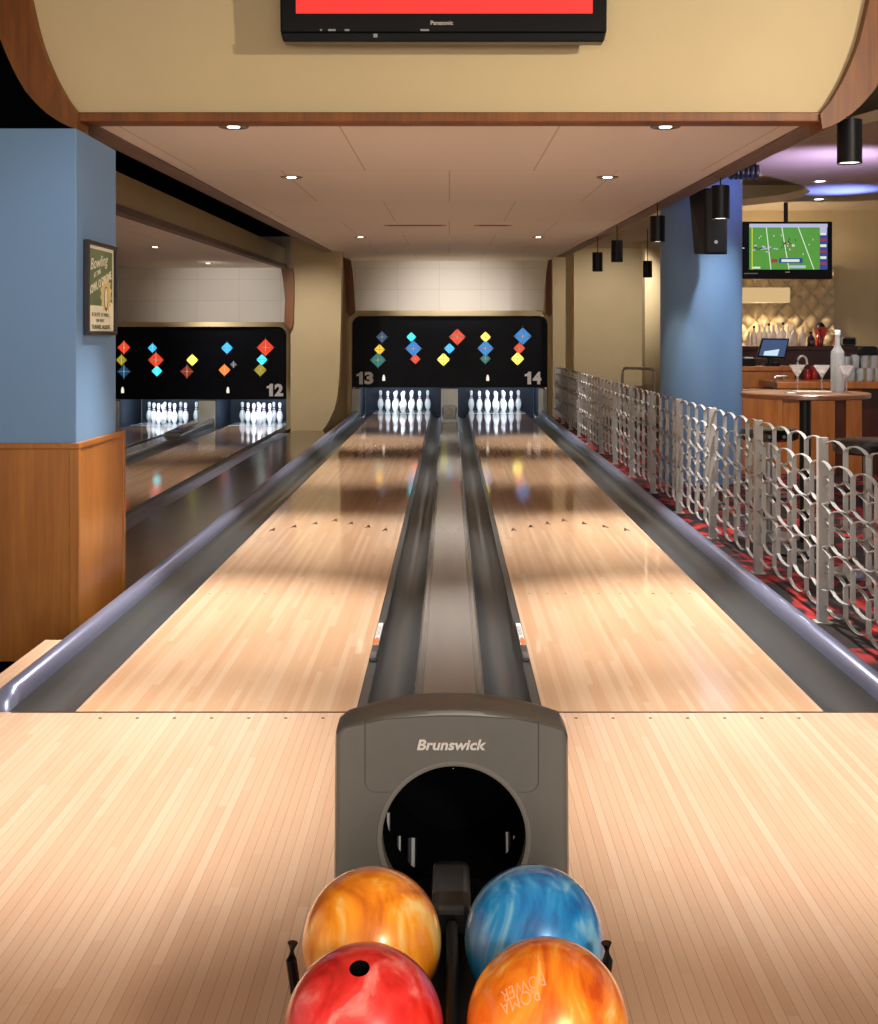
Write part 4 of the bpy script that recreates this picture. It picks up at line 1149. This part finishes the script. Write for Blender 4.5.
x0, x1 = pt(774.5, 0, DBF - .15)[0], pt(787, 0, DBF - .15)[0]
zz = zbt + .0
b = MB().tube([(x0, Y(DBF) - .15, zz - .07), (x0, Y(DBF) - .15, zz + .04), (x0 + .02, Y(DBF) - .15, zz + .06), (x1, Y(DBF) - .15, zz + .06), (x1, Y(DBF) - .02, zz + .06), (x1, Y(DBF) - .02, zz + .002)], .01, 8)
tag(link('bar_bracket', b, M['steel'], smooth=True), 'small bent metal rail at the left end of the bar top', 'rail')
for i, (px, c) in enumerate(((807.5, 'redglass'), (814, 'redglass'))):
    x = pt(px, 0, DBF + .4)[0]
    tag(link('garnish_jar', MB().lathe([(.03, 0), (.034, .01), (.034, .1 + .04 * i), (.02, .12 + .04 * i)], (x, Y(DBF) + .4, zbt), 16), M[c], smooth=True), 'small red garnish jar on the bar, ' + ('nearer the tap' if i == 0 else 'nearer the frosted bottle'), 'jar', 'garnish jars on the bar')

# ------------------------------------------------------------------ high table with drinks
DTB = 8.0
xt, yt_, zt_ = pt(805, 392.3, DTB)
t = thing('high_table', (xt, yt_, 0), 'round dark wood high table behind the fence', 'table')
link('table_top', MB().lathe([(.4, zt_ - .035), (.412, zt_ - .028), (.412, zt_ - .006), (.405, zt_)], (xt, yt_, 0), 64), M['table'], t, smooth=True)
link('table_post', MB().tube([(xt, yt_, .02), (xt, yt_, zt_ - .035)], .036, 16), M['satin'], t, smooth=True)
link('table_base', MB().lathe([(.24, -.003), (.24, .012), (.06, .03), (.04, .06)], (xt, yt_, 0), 40), M['satin'], t, smooth=True)
def martini(px, py, D, label):
    x = pt(px, 0, D)[0]; y = Y(D); z = zt_
    t = thing('cocktail_glass', (x, y, z), label, 'cocktail glass', 'cocktail glasses on the high table')
    h = .178; R = .054
    rr = [[(x + q * math.cos(2 * PI * k / 28), y + q * math.sin(2 * PI * k / 28), z + d) for k in range(29)] for q, d in ((.0005, .0), (.035, .0), (.036, .002), (.008, .008), (.004, .02), (.004, .09), (.008, .098), (R, h), (R - .0015, h), (.008, .101), (.0005, .099))]
    link('glass_bowl', MB().sheet(rr), M['glass'], t, smooth=True)
    link('drink', MB().lathe([(.0075, .1022), (.021, .123), (.0205, .1235)], (x, y, z), 24), M['frost'], t, smooth=True)
    return t
martini(797.5, 390, DTB + .1, 'cocktail glass on the table, leftmost, in front of the tap')
martini(822, 390, DTB + .02, 'cocktail glass on the table, left of the frosted bottle')
martini(846.5, 391, DTB - .14, 'cocktail glass on the table, right of the frosted bottle')
D = DTB + .06
x = pt(837.5, 0, D)[0]
t = thing('frosted_bottle', (x, Y(D), zt_), 'tall frosted spirit bottle standing among the cocktail glasses', 'bottle')
h = pt(0, 330, D)[2] - zt_
link('bottle_body', MB().lathe([(.04, 0), (.044, .008), (.044, h * .6), (.04, h * .66), (.026, h * .71), (.018, h * .76), (.0165, h * .92)], (x, Y(D), zt_), 28), M['frost'], t, smooth=True)
link('stopper', MB().lathe([(.02, h * .92), (.02, h * .985), (.015, h)], (x, Y(D), zt_), 20), M['white'], t, smooth=True)
x0, x1 = pt(786, 0, DTB - .1)[0], pt(828.5, 0, DTB - .1)[0]
t = thing('drinks_tray', ((x0 + x1) / 2, Y(DTB) - .08, zt_), 'narrow pale tray on the high table under two cocktail glasses', 'tray')
link('tray_plate', MB().box(x0 + .052, x1, Y(DTB) - .16, Y(DTB) - .05, zt_ + .0005, zt_ + .014), M['tray'], t, bevel=.004)
tag(link('napkin', MB().box(x0, x0 + .048, Y(DTB) - .15, Y(DTB) - .07, zt_ + .0005, zt_ + .005), M['white']), 'small white napkin at the left end of the drinks tray on the high table', 'napkin')

# bar stools
def stool(x, y, zs_, label, back):
    t = thing('bar_stool', (x, y, 0), label, 'bar stool', 'black bar stools')
    link('seat', MB().lathe([(.17, zs_ - .09), (.2, zs_ - .075), (.205, zs_ - .03), (.19, zs_ - .008), (.12, zs_)], (x, y, 0), 40), M['seat'], t, smooth=True)
    link('post', MB().tube([(x, y, .02), (x, y, zs_ - .09)], .028, 14), M['steel'], t, smooth=True)
    link('base', MB().lathe([(.22, -.003), (.22, .012), (.05, .03)], (x, y, 0), 36), M['steel'], t, smooth=True)
    link('foot_ring', MB().tube([(x + .15 * math.cos(a * PI / 12), y + .15 * math.sin(a * PI / 12), .3) for a in range(25)], .01, 8), M['steel'], t, smooth=True)
    if back:
        for s in (-1, 1): link('rivet', MB().lathe([(.012, -.003), (.012, .0)], (x + s * .05, y - .206, zs_ - .05), 10, axis='y'), M['steel'], t)
    return t
stool(pt(769, 0, 8.6)[0], Y(8.6), .77, 'black bar stool tucked under the high table, before the blue pillar', True)
stool(pt(868, 0, 7.25)[0], Y(7.25), .805, 'black bar stool near the fence, right of the high table', False)

# ------------------------------------------------------------------ light
WARM = (1, .93, .86)
for x in (-.98, .98):
    spot('approach_lamp', (x * 1.12, -.5, 3.35), 600, (x * 1.12, -.74, 0), 44, 1., (1, .96, .91), .06)
spot('fascia_lamp', (2.9, Y(3.0), 3.0), 400, (.3, Y(DFa), 2.95), 75, .8, (1, .9, .74), .05)
spot('rack_lamp', (1.1, -5.6, 2.0), 260, (.1, -2.9, .45), 30, .8, (1, .9, .78), .18)
for x in (-.95, .95):
    spot('lane_lamp', (x, Y(12.8), zc(12.8) - .04), 300, angle=70, blend=.9, col=WARM)
    spot('lane_lamp', (x * .5, Y(21.0), zc(21) - .12), 130, (x * .35, Y(23.9), 1.75), angle=62, blend=1., col=(1, .97, .93))
spot('pillar_lamp', (-1.0, .0, 3.1), 50, (-1.95, Y(6.5), .8), 60, .8, (.95, .96, 1), .05)
spot('blue_pillar_lamp', (cp[0] + .25, cp[1] - 1.6, 2.9), 150, (cp[0] + .15, cp[1], .9), 60, .9, (.9, .95, 1), .05)
spot('wing_lamp', (-2.4, Y(17.5), 2.9), 230, (-2.25, Y(20.2), .7), 70, .8, WARM, .05)
spot('bay_lamp', (L12, Y(14), zl(14) - .05), 170, angle=85, blend=.8, col=WARM)
spot('bay_lamp', (-4.2, Y(20.8), zl(20) - .12), 130, (-4.2, Y(23.9), 1.7), 70, 1., (1, .97, .93))
spot('bar_lamp', (xt + .1, Y(7.6), 2.9), 260, (xt + .1, Y(8.2), 1.), 60, .7, WARM, .04)
spot('bar_lamp', (3.6, Y(10.5), 2.9), 130, (3.6, Y(12.5), .7), 60, .7, WARM, .04)
spot('far_wall_lamp', (2.9, Y(19), 2.85), 160, (2.7, Y(21.6), 1.2), 80, .8, WARM, .05)
spot('carpet_lamp', (2.6, Y(9.5), 2.9), 110, (2.3, Y(8.5), 0), 80, .7, WARM, .05)
spot('blue_glow', (4.35, Y(13.2), 2.3), 190, (4.2, Y(13.1), 3.), 80, 1., (.12, .2, 1.), .06)
spot('violet_glow', (3.5, Y(10.3), 2.2), 130, (3.3, Y(10.8), 3.), 115, 1., (.5, .42, 1.), .06)
point('recess_fill', (3.3, Y(12.6), 3.18), 7, (1, .9, .75), .05)  # dim light added inside the recess to brighten its olive ceiling
for i, (px, py, D) in enumerate(((820, 180, 12.3), (819, 199.5, 13.9))):
    x = pt(px, 0, D)[0]
    t = thing('recessed_downlight', (x, Y(D), 2.97), 'small recessed downlight in the blue ceiling glow, ' + ('nearer the pendant' if i == 0 else 'nearer the television'), 'ceiling light', 'downlights over the bar')
    rr = [[(x + q * math.cos(2 * PI * k / 24), Y(D) + q * math.sin(2 * PI * k / 24), 2.98 + d) for k in range(25)] for q, d in ((.085, -.001), (.08, -.006), (.055, -.006), (.05, -.001))]
    link('trim_ring', MB().sheet(rr), M['steel'], t, smooth=True)
    link('lens', MB().lathe([(.05, -.004), (.05, -.002)], (x, Y(D), 2.98), 20), M['lens_blue'], t)
for cx, z0 in ((L13, 0), (L14, 0), (L12, LOW), (L11, LOW)):
    area('pin_lamp', (cx, Y(22.72), z0 + .475), 18, 1.0, .12, (cx, Y(23.4), z0 + .1), (.74, .87, 1))

w = bpy.data.worlds.new('room_ambient'); bpy.context.scene.world = w; w.use_nodes = True
w.node_tree.nodes['Background'].inputs['Color'].default_value = (1, .93, .84, 1)
w.node_tree.nodes['Background'].inputs['Strength'].default_value = .36

area('rear_fill', (0, -7.5, 1.6), 210, 6, 1.6, (0, 6, 2.3), (1, .94, .87))  # added soft fill behind the camera, brightens the ceiling and facing surfaces
# ------------------------------------------------------------------ camera and view
cd = bpy.data.cameras.new('camera'); cam = bpy.data.objects.new('camera', cd); C.objects.link(cam)
cam.location = (0, -BACK, EYE); cam.rotation_euler = (PI / 2, 0, 0)
cd.sensor_width = 36; cd.sensor_fit = 'AUTO'; cd.lens = 36 * F / 1024
cd.shift_x = -(CX - 439) / 1024; cd.shift_y = -(512 - HY) / 1024
cd.clip_start = .05
sc = bpy.context.scene; sc.camera = cam
sc.view_settings.view_transform = 'Standard'; sc.view_settings.look = 'None'; sc.view_settings.gamma = 1; sc.view_settings.exposure = .1
sc.view_settings.use_curve_mapping = False
sc.cycles.use_denoising = True
sc.cycles.max_bounces = 8
